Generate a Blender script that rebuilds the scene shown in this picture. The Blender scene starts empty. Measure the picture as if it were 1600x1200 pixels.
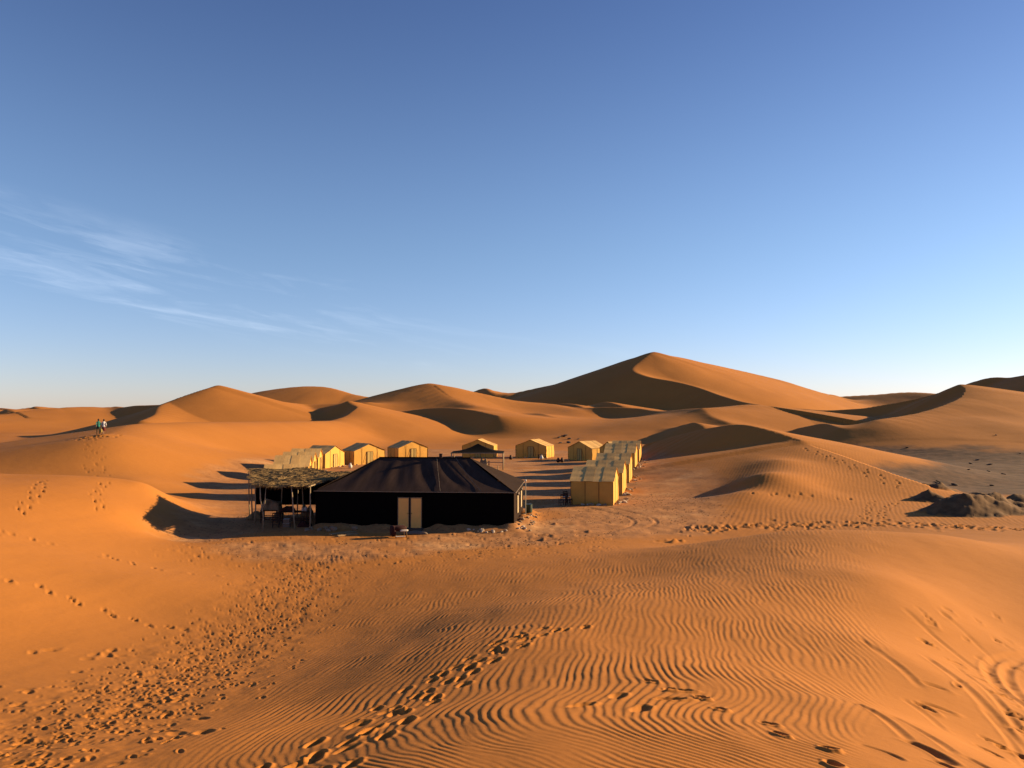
import bpy, bmesh, math, random
import numpy as np
from mathutils import Vector, Matrix, Euler

R = math.radians
SC = bpy.context.scene
COL = SC.collection

# ------------------------------------------------------------------ camera
EYE = 7.4                       # eye height above the camp floor, in metres
FPX, CX, HORY = 1202.0, 800.0, 642.0
cam_d = bpy.data.cameras.new('camera')
cam_d.sensor_width = 36.0
cam_d.lens = 36.0 * FPX / 1600.0
cam_d.clip_start = 0.05
cam_d.clip_end = 20000
cam = bpy.data.objects.new('camera', cam_d)
COL.objects.link(cam)
cam.location = (0, 0, EYE)
cam.rotation_euler = (R(90) + math.atan((HORY - 600.0) / FPX), 0, 0)
SC.camera = cam

# ------------------------------------------------------------------ sun, sky, exposure
SUN_EL, SUN_AZ = R(15.7), R(17.0)        # azimuth counted from +X towards +Y
sdir = Vector((math.cos(SUN_EL) * math.cos(SUN_AZ), math.cos(SUN_EL) * math.sin(SUN_AZ), math.sin(SUN_EL)))
sun_d = bpy.data.lights.new('sun', 'SUN')
sun_d.energy = 5.0
sun_d.angle = R(0.55)
sun_d.color = (1.0, 0.71, 0.37)
sun = bpy.data.objects.new('sun', sun_d)
COL.objects.link(sun)
sun.rotation_euler = (-sdir).to_track_quat('-Z', 'Y').to_euler()
sun.location = (60, 20, 40)

world = bpy.data.worlds.new('World')
SC.world = world
world.use_nodes = True
wn = world.node_tree
wn.nodes.clear()


def wnode(t, **kw):
    n = wn.nodes.new(t)
    for k, v in kw.items():
        setattr(n, k, v)
    return n


sky = wnode('ShaderNodeTexSky', sky_type='NISHITA')
sky.sun_disc = False
sky.sun_elevation = SUN_EL
sky.sun_rotation = R(90) - SUN_AZ        # the texture counts clockwise from +Y
sky.altitude = 600
sky.air_density = 1.0
sky.dust_density = 0.25
sky.ozone_density = 3.0
SKY_STRENGTH = 0.0605
CLOUD_SEED = 14.1
bg = wnode('ShaderNodeBackground')
bg.inputs['Strength'].default_value = SKY_STRENGTH
wout = wnode('ShaderNodeOutputWorld')
# thin cirrus: high streaks drawn out along one wind direction, present all round the sky
tc = wnode('ShaderNodeTexCoord')
sep = wnode('ShaderNodeSeparateXYZ')
wn.links.new(tc.outputs['Generated'], sep.inputs[0])


def wmath(op, a, b=None, c=None, clamp=False):
    n = wn.nodes.new('ShaderNodeMath')
    n.operation = op
    n.use_clamp = clamp
    for i, v in enumerate((a, b, c)):
        if v is None:
            continue
        if isinstance(v, (int, float)):
            n.inputs[i].default_value = v
        else:
            wn.links.new(v, n.inputs[i])
    return n.outputs[0]


def wramp(fac, p0, p1):
    n = wn.nodes.new('ShaderNodeMapRange')
    n.interpolation_type = 'SMOOTHSTEP'
    n.inputs['From Min'].default_value = p0
    n.inputs['From Max'].default_value = p1
    wn.links.new(fac, n.inputs['Value'])
    return n.outputs['Result']


az = wmath('ARCTAN2', sep.outputs[0], sep.outputs[1])            # 0 ahead, + right
el = wmath('ARCSINE', sep.outputs[2])
v = wmath('ADD', el, wmath('MULTIPLY', az, 0.17))                 # streaks tilt: higher on the left
cxyz = wnode('ShaderNodeCombineXYZ')
wn.links.new(wmath('MULTIPLY', az, 4.2), cxyz.inputs[0])
wn.links.new(wmath('MULTIPLY', v, 34.0), cxyz.inputs[1])
cxyz.inputs[2].default_value = CLOUD_SEED
warp = wnode('ShaderNodeTexNoise')
warp.inputs['Scale'].default_value = 0.8
warp.inputs['Detail'].default_value = 4
wn.links.new(cxyz.outputs[0], warp.inputs['Vector'])
addv = wnode('ShaderNodeVectorMath', operation='MULTIPLY_ADD')
wn.links.new(warp.outputs['Color'], addv.inputs[0])
addv.inputs[1].default_value = (1.4, 1.8, 0)
wn.links.new(cxyz.outputs[0], addv.inputs[2])
cn = wnode('ShaderNodeTexNoise')
cn.inputs['Scale'].default_value = 1.0
cn.inputs['Detail'].default_value = 9
cn.inputs['Roughness'].default_value = 0.6
wn.links.new(addv.outputs[0], cn.inputs['Vector'])
streak = wramp(cn.outputs['Fac'], 0.48, 0.80)
patch = wmath('ADD', 0.10, wmath('MULTIPLY', wmath('SUBTRACT', 1.0, wramp(az, -0.42, 0.02)), 0.9))
band_ = wmath('MULTIPLY', wramp(v, 0.02, 0.05), wmath('SUBTRACT', 1.0, wramp(v, 0.105, 0.15)))
cloud = wmath('MULTIPLY', wmath('MULTIPLY', streak, patch), band_, clamp=True)
cloud = wmath('MULTIPLY', cloud, 0.6)
mix = wnode('ShaderNodeMix', data_type='RGBA')
wn.links.new(cloud, mix.inputs['Factor'])
hsv = wnode('ShaderNodeHueSaturation')
hsv.inputs['Saturation'].default_value = 1.0
tint = wnode('ShaderNodeMix', data_type='RGBA')
wn.links.new(wramp(el, 0.0, 0.22), tint.inputs['Factor'])
tint.inputs['A'].default_value = (0.93, 0.855, 1.09, 1)
tint.inputs['B'].default_value = (0.98, 0.935, 1.01, 1)
tm = wnode('ShaderNodeMix', data_type='RGBA', blend_type='MULTIPLY')
tm.inputs['Factor'].default_value = 1.0
wn.links.new(sky.outputs[0], tm.inputs['A'])
wn.links.new(tint.outputs['Result'], tm.inputs['B'])
zen = wnode('ShaderNodeMix', data_type='RGBA')
wn.links.new(wramp(el, 0.22, 0.60), zen.inputs['Factor'])
zen.inputs['A'].default_value = (1, 1, 1, 1)
zen.inputs['B'].default_value = (0.67, 0.71, 0.85, 1)
tm2 = wnode('ShaderNodeMix', data_type='RGBA', blend_type='MULTIPLY')
tm2.inputs['Factor'].default_value = 1.0
wn.links.new(tm.outputs['Result'], tm2.inputs['A'])
wn.links.new(zen.outputs['Result'], tm2.inputs['B'])
wn.links.new(tm2.outputs['Result'], hsv.inputs['Color'])
wn.links.new(hsv.outputs[0], mix.inputs['A'])
cl = wnode('ShaderNodeMix', data_type='RGBA', blend_type='ADD')
cl.inputs['Factor'].default_value = 1.0
wn.links.new(hsv.outputs[0], cl.inputs['A'])
cl.inputs['B'].default_value = (2.6, 2.5, 2.4, 1)
wn.links.new(cl.outputs['Result'], mix.inputs['B'])
wn.links.new(mix.outputs['Result'], bg.inputs['Color'])
wn.links.new(bg.outputs[0], wout.inputs[0])

vs = SC.view_settings
vs.view_transform = 'Standard'
vs.look = 'None'
vs.exposure = 1.38
vs.gamma = 1.0
vs.use_curve_mapping = False
SC.render.engine = 'CYCLES'
SC.cycles.max_bounces = 4
SC.cycles.diffuse_bounces = 2
SC.cycles.use_denoising = True

# ------------------------------------------------------------------ numeric helpers
random.seed(11)
RNG = np.random.default_rng(7)


def hash2(ix, iy, seed):
    h = (ix.astype(np.int64) * 374761393 + iy.astype(np.int64) * 668265263 + seed * 974634777) & 0x7fffffff
    h = ((h ^ (h >> 13)) * 1274126177) & 0x7fffffff
    h = h ^ (h >> 16)
    return (h & 0xffff) / 65535.0


def vnoise(x, y, seed=0):
    """smooth value noise in -1..1"""
    ix = np.floor(x); iy = np.floor(y)
    fx = x - ix; fy = y - iy
    fx = fx * fx * fx * (fx * (fx * 6 - 15) + 10)
    fy = fy * fy * fy * (fy * (fy * 6 - 15) + 10)
    a = hash2(ix, iy, seed); b = hash2(ix + 1, iy, seed)
    c = hash2(ix, iy + 1, seed); d = hash2(ix + 1, iy + 1, seed)
    return ((a * (1 - fx) + b * fx) * (1 - fy) + (c * (1 - fx) + d * fx) * fy) * 2 - 1


def fbm(x, y, seed=0, octv=3):
    s = 0; a = 1; t = 0
    for i in range(octv):
        s = s + a * vnoise(x * 2 ** i + 17.3 * i, y * 2 ** i - 9.1 * i, seed + i)
        t += a; a *= 0.5
    return s / t


def sstep(v, a, b):
    t = np.clip((v - a) / (b - a), 0, 1)
    return t * t * (3 - 2 * t)


def at(px, py, D):
    """a point of the place seen at this spot of the photograph, D metres ahead"""
    return ((px - CX) / FPX * D, D, EYE - (py - HORY) / FPX * D)


def flat(px, py):
    """the same on the level camp floor"""
    D = EYE * FPX / (py - HORY)
    return ((px - CX) / FPX * D, D)


# ------------------------------------------------------------------ the shape of the land
# near land: a thin plate spline through surveyed heights
CTRL = [(0, 0, 5.72), (0, -15, 4.2), (16, -10, 3.0), (-16, -10, 3.4), (40, -40, 1.5), (-40, -40, 2), (0, -45, 1),
        (60, 0, 2.5), (-60, 0, 3.5), (2, 2.5, 5.45), (-3, 2.5, 5.0), (6, 0, 4.5), (9, 5, 3.1), (-10, 4, 3.6), (14, 8, 2.2)]
for p in [(800, 1200, 5.4), (800, 1100, 8.2), (800, 1000, 14), (800, 950, 19.5), (800, 900, 29), (800, 875, 35),
          (1000, 1200, 5.3), (1000, 1100, 8.2), (1000, 1000, 13.8), (1000, 900, 26), (1000, 860, 34),
          (1250, 1200, 5.5), (1250, 1100, 8.6), (1250, 1000, 14.4), (1250, 900, 22), (1250, 850, 29), (1250, 828, 34),
          (1370, 1200, 5.6), (1370, 1100, 8.8), (1365, 1000, 14.8), (1385, 900, 22), (1400, 850, 29),
          (1600, 1200, 9.1), (1600, 1090, 14.3), (1600, 1000, 20.3), (1600, 920, 25.3), (1600, 862, 31), (1500, 1150, 9.7), (1500, 1000, 18.2), (1500, 920, 23.6), (1440, 1050, 12.8), (1440, 960, 19.0),
          (1480, 836, 32.5),
          (600, 1200, 5.9), (600, 1100, 10.2), (600, 1000, 19.0), (600, 930, 27.8), (600, 900, 32.5),
          (400, 1200, 7.2), (400, 1100, 12.3), (400, 1000, 21.8), (400, 930, 29), (400, 893, 35.4),
          (200, 1200, 7.9), (200, 1100, 13.3), (200, 1000, 21.6), (200, 950, 25.6), (200, 900, 29.5), (200, 870, 35),
          (0, 1200, 8.4), (0, 1100, 13.8), (0, 1000, 20.0), (0, 950, 22.6), (0, 900, 25.8), (0, 850, 30.5), (0, 800, 37.5), (0, 747, 48),
          (100, 745, 51), (100, 800, 41), (100, 850, 34.5), (100, 900, 27.8), (200, 752, 53.5), (200, 800, 45.5),
          (238, 758, 54.5), (262, 778, 54.6),
          # the rippled dune right of the camp
          (1250, 722, 81.5), (1300, 735, 78), (1215, 718, 78.5), (1192, 740, 68.5), (1168, 768, 62.5), (1140, 795, 57),
          (1300, 765, 66.5), (1220, 775, 62), (1400, 765, 70), (1400, 800, 56.5), (1250, 806, 54),
          (1130, 712, 97), (1060, 718, 100), (1195, 702, 92)]:
    CTRL.append(at(*p))
# outside the frame and behind the near crests
CTRL += [(-38, 30, 4.2), (-45, 48, 4.6), (-28, 12, 3.6), (-36, 62, 1.0), (-30, 64, 0.4), (-44, 66, 1.4), (-23.5, 60, 0.0),
         (20, 12, 1.8), (28, 20, 1.8), (40, 30, 1.8), (16, 38, 0.9), (24, 42, 0.6), (10, 41, 0.2), (36, 48, 0.3)]
# the level camp floor and the gravel plain
for x, y in [(-20.5, 45.5), (-16, 44), (-14, 38.5), (-9, 40), (-4, 41), (0, 44), (5, 46), (-18, 50), (-12, 48), (-5, 48), (0, 50), (8, 52),
             (-22, 56), (-16, 58), (-10, 60), (0, 62), (8, 62), (12, 64), (-30, 74), (-26, 80), (-15, 76), (0, 80), (10, 76), (15.5, 74), (16.5, 66), (19.3, 80), (18.8, 73), (17.8, 67),
             (-34, 92), (-22, 95), (-8, 98), (4, 98), (16, 92), (22, 96), (-32, 110), (-14, 118), (0, 122), (12, 118), (24, 112),
             (-34, 135), (-10, 140), (10, 140), (30, 135), (40, 80), (46, 70), (50, 95), (62, 105), (45, 120), (70, 130), (60, 78), (34, 60), (48, 58),
             (0, 170), (40, 165), (-30, 165), (90, 100), (90, 150), (-60, 110), (-60, 150), (-75, 80), (-65, 66)]:
    CTRL.append((x, y, 0.0))
CTRL += [(-41, 80, 2.4), (-45.5, 85, 3.5), (-34.6, 71, 1.1), (-35.0, 82, 0.3), (-51, 75, 0.9), (-57, 85, 1.0), (-43, 71, 1.1), (-37, 64, 0.7)]
CTRL = np.array(CTRL)


def tps_fit(P, lam=0.02):
    n = len(P)
    X = P[:, :2] / 30.0
    d2 = ((X[:, None] - X[None]) ** 2).sum(-1)
    K = 0.5 * d2 * np.log(d2 + 1e-9) + lam * 0.02 * np.eye(n)
    Q = np.c_[np.ones(n), X]
    A = np.zeros((n + 3, n + 3))
    A[:n, :n] = K; A[:n, n:] = Q; A[n:, :n] = Q.T
    w = np.linalg.solve(A, np.r_[P[:, 2], 0, 0, 0])
    return X, w


TX, TW = tps_fit(CTRL)


def near_exact(x, y):
    X = x / 30.0; Y = y / 30.0
    z = TW[-3] + TW[-2] * X + TW[-1] * Y
    for (cx, cy), w in zip(TX, TW[:-3]):
        d2 = (X - cx) ** 2 + (Y - cy) ** 2
        z = z + w * 0.5 * d2 * np.log(d2 + 1e-9)
    return z


# sampled once on a square grid, read back with smooth cubic weights
GS, GX0, GY0, GN = 1.0, -160.0, -160.0, 325
_gx, _gy = np.meshgrid(GX0 + GS * np.arange(GN), GY0 + GS * np.arange(GN))
NEAR_GRID = near_exact(_gx, _gy)


def cubw(t):
    t2 = t * t; t3 = t2 * t
    return (-0.5 * t3 + t2 - 0.5 * t, 1.5 * t3 - 2.5 * t2 + 1, -1.5 * t3 + 2 * t2 + 0.5 * t, 0.5 * t3 - 0.5 * t2)


def near_land(x, y):
    fx = np.clip((x - GX0) / GS, 1, GN - 3.001); fy = np.clip((y - GY0) / GS, 1, GN - 3.001)
    ix = fx.astype(int); iy = fy.astype(int)
    wx = cubw(fx - ix); wy = cubw(fy - iy)
    z = np.zeros(x.shape)
    for b in range(4):
        row = 0
        for a in range(4):
            row = row + wx[a] * NEAR_GRID[iy + b - 1, ix + a - 1]
        z = z + wy[b] * row
    return z


def spline(pts, n=5):
    P = np.array(pts, float)
    out = []
    Q = np.vstack([2 * P[0] - P[1], P, 2 * P[-1] - P[-2]])
    for i in range(1, len(Q) - 2):
        p0, p1, p2, p3 = Q[i - 1], Q[i], Q[i + 1], Q[i + 2]
        for t in np.linspace(0, 1, n, endpoint=False):
            out.append(0.5 * ((2 * p1) + (-p0 + p2) * t + (2 * p0 - 5 * p1 + 4 * p2 - p3) * t * t + (-p0 + 3 * p1 - 3 * p2 + p3) * t ** 3))
    out.append(P[-1])
    return np.array(out)


# a dune: crest line (photo x, photo y, metres ahead), slope on the left hand and on the right hand walking along it,
# roundness of the crest on both sides, softness of its foot
def dune(crest, sl, sr, rl=0.0, rr=0.0, k=2.0, n=5, world_pts=False):
    pts = crest if world_pts else [at(*c) for c in crest]
    Dm = float(np.mean([math.hypot(q[0], q[1]) for q in pts]))
    rl = max(rl, 0.003 * Dm); rr = max(rr, 0.003 * Dm)
    return dict(P=spline(pts, n), sl=sl, sr=sr, rl=rl, rr=rr, k=k)


DUNES = []


def add_dune(*a, **kw):
    DUNES.append(dune(*a, **kw))


def dune_height(d, x, y):
    P = d['P']
    x = x.astype(np.float32); y = y.astype(np.float32)
    best = np.full(x.shape, 1e18, np.float32); lat = np.zeros(x.shape, np.float32); zn = np.zeros(x.shape, np.float32)
    hl = np.full(x.shape, -1e9, np.float32); hr = hl.copy()
    for i in range(len(P) - 1):
        ax, ay, az_ = (float(v) for v in P[i]); bx, by, bz = (float(v) for v in P[i + 1])
        ex, ey = bx - ax, by - ay
        L2 = ex * ex + ey * ey + 1e-12
        px_ = x - ax; py_ = y - ay
        t0_ = (px_ * ex + py_ * ey) / L2
        t = np.clip(t0_, 0, 1)
        qx = px_ - t * ex; qy = py_ - t * ey
        d2 = qx * qx + qy * qy
        zc = az_ + t * (bz - az_)
        dd = np.sqrt(d2)
        hl = np.maximum(hl, zc - d['sl'] * (np.sqrt(d2 + d['rl'] ** 2) - d['rl'] if d['rl'] else dd))
        hr = np.maximum(hr, zc - d['sr'] * (np.sqrt(d2 + d['rr'] ** 2) - d['rr'] if d['rr'] else dd))
        m = d2 < best
        best[m] = d2[m]
        side = (ex * py_ - ey * px_) / math.sqrt(L2)             # + = left hand
        frac = np.sign(side)
        if i == 0:
            frac = np.where(t0_ < 0, side / (dd + 1e-6), frac)
        if i == len(P) - 2:
            frac = np.where(t0_ > 1, side / (dd + 1e-6), frac)
        lat[m] = frac[m]
    dd = np.sqrt(best)
    w = 0.5 + 0.5 * np.clip(lat, -1, 1)
    e = np.maximum(dd - d['reach'] * 0.45, 0) / d['reach']
    return hr + (hl - hr) * w - e * e * (20 + 2.5 * d['P'][:, 2].max())


def smax(a, b, k):
    h = np.maximum(k - np.abs(a - b), 0) / k
    return np.maximum(a, b) + h * h * k * 0.25

# ---- the walkers' dune, left of the camp
add_dune([(160, 681, 89), (185, 673, 96), (215, 663, 108), (300, 660, 122), (440, 659, 160), (580, 658, 215), (660, 668, 260), (760, 682, 310)],
         0.15, 0.38, 0, 5.0, k=2.0)
add_dune([(160, 681, 89), (80, 698, 92.5), (0, 716, 96), (-140, 738, 100)], 0.62, 0.16, k=0.8)
# ---- dunes behind the left half
add_dune([(340, 607, 230), (274, 629, 215), (251, 636, 205), (243, 648, 190), (222, 657, 178)], 0.28, 0.58, 2, 0, k=3)
add_dune([(340, 607, 230), (375, 617, 245), (420, 625, 262), (470, 631, 275), (520, 632, 275), (575, 630, 270)], 0.35, 0.24, k=4)
add_dune([(545, 629, 222), (505, 637, 230), (470, 647, 238), (432, 657, 248)], 0.6, 0.2, k=2)
add_dune([(545, 629, 222), (557, 637, 212), (545, 648, 202), (528, 659, 192)], 0.22, 0.58, 2, 0, k=2)
add_dune([(380, 626, 405), (440, 608, 385), (500, 604, 375), (530, 613, 365), (590, 624, 350)], 0.35, 0.26, 4, 8, k=5)
add_dune([(170, 640, 330), (215, 634, 310), (262, 632, 300)], 0.3, 0.5, k=3)
add_dune([(600, 627, 335), (632, 612, 320), (672, 604, 305), (720, 613, 300), (800, 628, 290)], 0.35, 0.26, 3, 5, k=5)
add_dune([(672, 604, 305), (700, 622, 278), (745, 635, 250)], 0.24, 0.36, 4, 2, k=5)
add_dune([(612, 648, 256), (650, 640, 246), (696, 637, 236), (740, 641, 222), (779, 651, 206)], 0.10, 0.58, k=2)
add_dune([(728, 617, 560), (757, 607, 540), (768, 613, 510), (790, 620, 500)], 0.4, 0.5, k=4)
add_dune([(560, 668, 235), (590, 655, 225), (598, 660, 216)], 0.12, 0.5, k=2)
# ---- the big dune
add_dune([(780, 619, 525), (870, 600, 490), (920, 588, 470), (960, 571, 450), (1000, 557, 430), (1022, 554, 420), (1060, 558, 432), (1100, 567, 446),
          (1150, 578, 462), (1210, 592, 480), (1250, 607, 492), (1300, 617, 500)], 0.5, 0.34, k=7)
add_dune([(1022, 554, 420), (1000, 570, 402), (990, 580, 385), (1010, 588, 368), (1050, 595, 350), (1090, 605, 330), (1130, 619, 305), (1170, 630, 280), (1232, 638, 255)],
         0.42, 0.55, k=6)
# ---- its feet and the dunes in front of it
add_dune([(790, 640, 300), (850, 632, 290), (900, 640, 265)], 0.2, 0.22, 3, 5, k=4)
add_dune([(870, 650, 285), (920, 638, 268), (985, 637, 252), (1040, 645, 228), (1098, 644, 200)], 0.10, 0.52, k=2)
add_dune([(1099, 644, 199), (1112, 655, 188), (1140, 664, 178)], 0.2, 0.55, k=1.5)
add_dune([(1099, 644, 199), (1140, 637, 207), (1182, 633, 214), (1240, 648, 202), (1330, 664, 184)], 0.12, 0.2, 2, 3, k=3)
# ---- small crests between them
for c in ([(792, 658, 262), (826, 648, 250), (850, 647, 238), (868, 656, 224)], [(832, 641, 345), (872, 631, 330), (900, 632, 316), (915, 639, 300)],
          [(922, 634, 330), (948, 628, 318), (972, 634, 300)], [(585, 664, 262), (622, 657, 250), (648, 662, 238)], [(700, 662, 236), (735, 657, 226), (762, 665, 212)],
          [(1060, 668, 175), (1085, 660, 168), (1100, 668, 160)], [(1250, 668, 168), (1290, 662, 160), (1312, 670, 150)]):
    add_dune(c, 0.16, 0.5, k=1.6)
# ---- right hand range
add_dune([(1170, 642, 262), (1230, 638, 245), (1300, 641, 230), (1400, 633, 213), (1450, 622, 202), (1501, 606, 190)], 0.15, 0.52, k=2)
add_dune([(1501, 606, 190), (1505, 616, 182), (1490, 628, 172), (1440, 645, 161), (1370, 657, 152)], 0.2, 0.5, 4, 0, k=3)
add_dune([(1470, 616, 270), (1540, 592, 255), (1580, 590, 244), (1620, 583, 228), (1720, 572, 200), (1850, 590, 175)], 0.3, 0.42, k=3)
add_dune([(1290, 621, 560), (1360, 617, 520), (1420, 613, 490), (1475, 616, 450)], 0.3, 0.24, k=6)
add_dune([(1450, 672, 165), (1540, 664, 150), (1620, 672, 140), (1750, 680, 130)], 0.16, 0.16, 6, 6, k=3)
# ---- the rippled dune beside the camp
add_dune([(1006, 699, 122), (1060, 680, 114), (1140, 664, 103), (1190, 669, 97), (1250, 691, 90)], 0.2, 0.50, k=0.6)
add_dune([(1250, 691, 90), (1300, 714, 84), (1350, 733, 78), (1400, 750, 73), (1450, 764, 69)], 0.27, 0.15, 0.5, 2, k=0.8)
# ---- the sand sea beyond, all round
rr_ = random.Random(5)
for i in range(230):
    a = rr_.uniform(-180, 180) if i < 90 else rr_.uniform(-40, 40)
    D = 330 * (8.0 ** rr_.random()) if i >= 90 else rr_.uniform(170, 1500)
    if abs(a) < 42 and D < 360:
        continue
    if abs(a) < 50 and -12 < a < 45:
        D = max(D, 620)
    cx_, cy_ = D * math.sin(R(a)), D * math.cos(R(a))
    top = 7.4 + D * rr_.uniform(-0.006, 0.0052)
    if top < 2.5:
        top = rr_.uniform(2.5, 6)
    L = rr_.uniform(0.12, 0.3) * D ** 0.85 + 20
    th = R(rr_.gauss(-62, 22))
    dx, dy = math.cos(th), math.sin(th)
    bend = rr_.uniform(-0.3, 0.3) * L
    pts = []
    for t, f in ((-1, 0.25), (-0.5, 0.75), (0, 1.0), (0.45, 0.85), (1, 0.2)):
        b = bend * (1 - t * t)
        pts.append((cx_ + dx * L * t - dy * b, cy_ + dy * L * t + dx * b, top * f))
    add_dune(pts, rr_.uniform(0.1, 0.18), 0.55, 3, 0, k=0.15 * top + 1, n=4, world_pts=True)

for i in range(34):                       # low far dunes left of the walkers
    a = rr_.uniform(-37, -19); D = rr_.uniform(460, 1100)
    cx_, cy_ = D * math.sin(R(a)), D * math.cos(R(a))
    top = 7.4 + D * rr_.uniform(-0.012, 0.004)
    L = rr_.uniform(18, 45); th = R(rr_.gauss(-60, 15)); dx, dy = math.cos(th), math.sin(th)
    bend = rr_.uniform(-0.35, 0.35) * L
    pts = [(cx_ + dx * L * t - dy * bend * (1 - t * t), cy_ + dy * L * t + dx * bend * (1 - t * t), max(top, 2.5) * f) for t, f in ((-1, .3), (-.5, .8), (0, 1.0), (.5, .85), (1, .25))]
    add_dune(pts, rr_.uniform(0.12, 0.2), 0.55, 2, 0, k=1.5, n=4, world_pts=True)
# windows of influence
for d in DUNES:
    P = d['P']
    reach = (P[:, 2].max() + 4) / min(d['sl'], d['sr']) + 4 * d['k']
    reach = min(reach, 150 if P[:, 1].mean() < 330 and abs(P[:, 0].mean()) < 400 else 260)
    d['reach'] = reach
    d['box'] = (P[:, 0].min() - reach, P[:, 0].max() + reach, P[:, 1].min() - reach, P[:, 1].max() + reach)

# the black tent: front right corner, direction along the front to the left, direction to the back
BT_O = np.array((0.12, 47.9)); BT_A = R(-4.8)
BT_U = np.array((-math.cos(BT_A), -math.sin(BT_A)))
BT_V = np.array((-math.sin(BT_A), math.cos(BT_A)))
BT_L, BT_W = 12.6, 8.0


def land(x, y):
    """height of the ground without ripples and prints"""
    x = np.asarray(x, float); y = np.asarray(y, float)
    r = np.hypot(x, y)
    z = near_land(x, y)
    w = sstep(r, 100, 150)
    far = 0.9 * fbm(x / 70, y / 70, 31, 2) * sstep(r, 150, 260)
    z = z * (1 - w) + far * w
    back = sstep(-y, 20, 60)
    z = z * (1 - back) + 1.0 * back
    for d in DUNES:
        b = d['box']
        m = (x > b[0]) & (x < b[1]) & (y > b[2]) & (y < b[3])
        if not m.any():
            continue
        h = dune_height(d, x[m], y[m])
        z[m] = smax(z[m], h, d['k'])
    # sand heaped against the black tent
    u = (x - BT_O[0]) * BT_U[0] + (y - BT_O[1]) * BT_U[1]
    v = (x - BT_O[0]) * BT_V[0] + (y - BT_O[1]) * BT_V[1]
    nb = 0.75 + 0.4 * vnoise(x * 1.3, y * 1.3, 77)
    front = np.exp(-(v / 0.75) ** 2) * sstep(u, -0.9, 0.5) * (1 - sstep(u, 12.2, 13.2))
    door = 1 - np.exp(-((u - 6.55) / 1.15) ** 4)
    z = z + 0.36 * front * door * nb
    side = np.exp(-((u + 0.25) / 0.8) ** 2) * sstep(v, -0.8, 0.6) * (1 - sstep(v, 7.5, 9))
    z = z + 0.42 * side * nb
    # dug-out earth heap on the gravel plain
    for (mx, my, mh, mr) in MOUNDS:
        q = np.hypot((x - mx) + 0.5 * vnoise(x * .9, y * .9, 5), (y - my) + 0.5 * vnoise(x * .9, y * .9, 6))
        z = z + mh * np.maximum(0, 1 - q / mr) ** 1.15 * (1 + 0.22 * fbm(x * 1.6, y * 1.6, 9, 3))
    return z


MOUNDS = []
for (px, py, h, r) in [(1502, 801, 1.5, 3.0), (1550, 797, 1.3, 3.4), (1448, 782, 0.8, 1.5), (1480, 786, 0.55, 1.3), (1530, 780, 0.7, 2.2), (1590, 790, 1.0, 2.6), (1468, 768, 0.7, 1.8)]:
    fx, fy = flat(px, py)
    MOUNDS.append((fx, fy, h, r))


def ground_z(x, y):
    """height of the finished ground, prints and all"""
    r = math.hypot(x, y); t = math.atan2(x, y)
    if abs(t) >= half or r > FAR0 - 1:
        return float(land(np.array([x]), np.array([y]))[0])
    i = min(max(int(np.searchsorted(RAD, r)) - 1, 0), NR - 2)
    j = min(int((t + half) / (2 * half) * (len(fine) - 1)), len(fine) - 2)
    a = (r - RAD[i]) / (RAD[i + 1] - RAD[i]); b = (t - fine[j]) / (fine[j + 1] - fine[j])
    return float((GZ[i, j] * (1 - b) + GZ[i, j + 1] * b) * (1 - a) + (GZ[i + 1, j] * (1 - b) + GZ[i + 1, j + 1] * b) * a)


# ---------------------------------------------------------------- ripples, prints, soil
def band(x, y, pts, half, soft):
    """1 inside a strip round a polyline, 0 outside"""
    best = np.full(x.shape, 1e9)
    for (ax, ay), (bx, by) in zip(pts[:-1], pts[1:]):
        ex, ey = bx - ax, by - ay
        t = np.clip(((x - ax) * ex + (y - ay) * ey) / (ex * ex + ey * ey), 0, 1)
        best = np.minimum(best, np.hypot(x - ax - t * ex, y - ay - t * ey))
    return 1 - sstep(best, half, half + soft)


CAMP = [(-21.5, 46), (-17, 42), (-12, 37.5), (-5, 38), (0, 41), (6, 43.5), (12, 47), (17, 56), (18.5, 66), (21, 80), (24, 96), (27, 118), (20, 138), (0, 150),
        (-22, 150), (-31, 130), (-34, 108), (-36, 93), (-33, 78), (-27, 66), (-22, 56)]
PLAIN = [(31, 83), (38, 72), (48, 57.5), (62, 54), (95, 70), (120, 110), (115, 150), (70, 142), (48, 136), (42, 118), (36, 100)]


def poly_field(x, y, poly):
    """signed distance, + inside"""
    inside = np.zeros(x.shape, bool); best = np.full(x.shape, 1e9)
    n = len(poly)
    for i in range(n):
        ax, ay = poly[i]; bx, by = poly[(i + 1) % n]
        ex, ey = bx - ax, by - ay
        t = np.clip(((x - ax) * ex + (y - ay) * ey) / (ex * ex + ey * ey), 0, 1)
        best = np.minimum(best, np.hypot(x - ax - t * ex, y - ay - t * ey))
        c = ((ay > y) != (by > y)) & (x < (bx - ax) * (y - ay) / (by - ay + 1e-12) + ax)
        inside ^= c
    return np.where(inside, best, -best)


TRAIL = [(-5.2, 5.5), (-6.3, 9.5), (-7.0, 14), (-7.6, 19), (-8.3, 26), (-9.2, 34), (-9.5, 40)]


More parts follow.
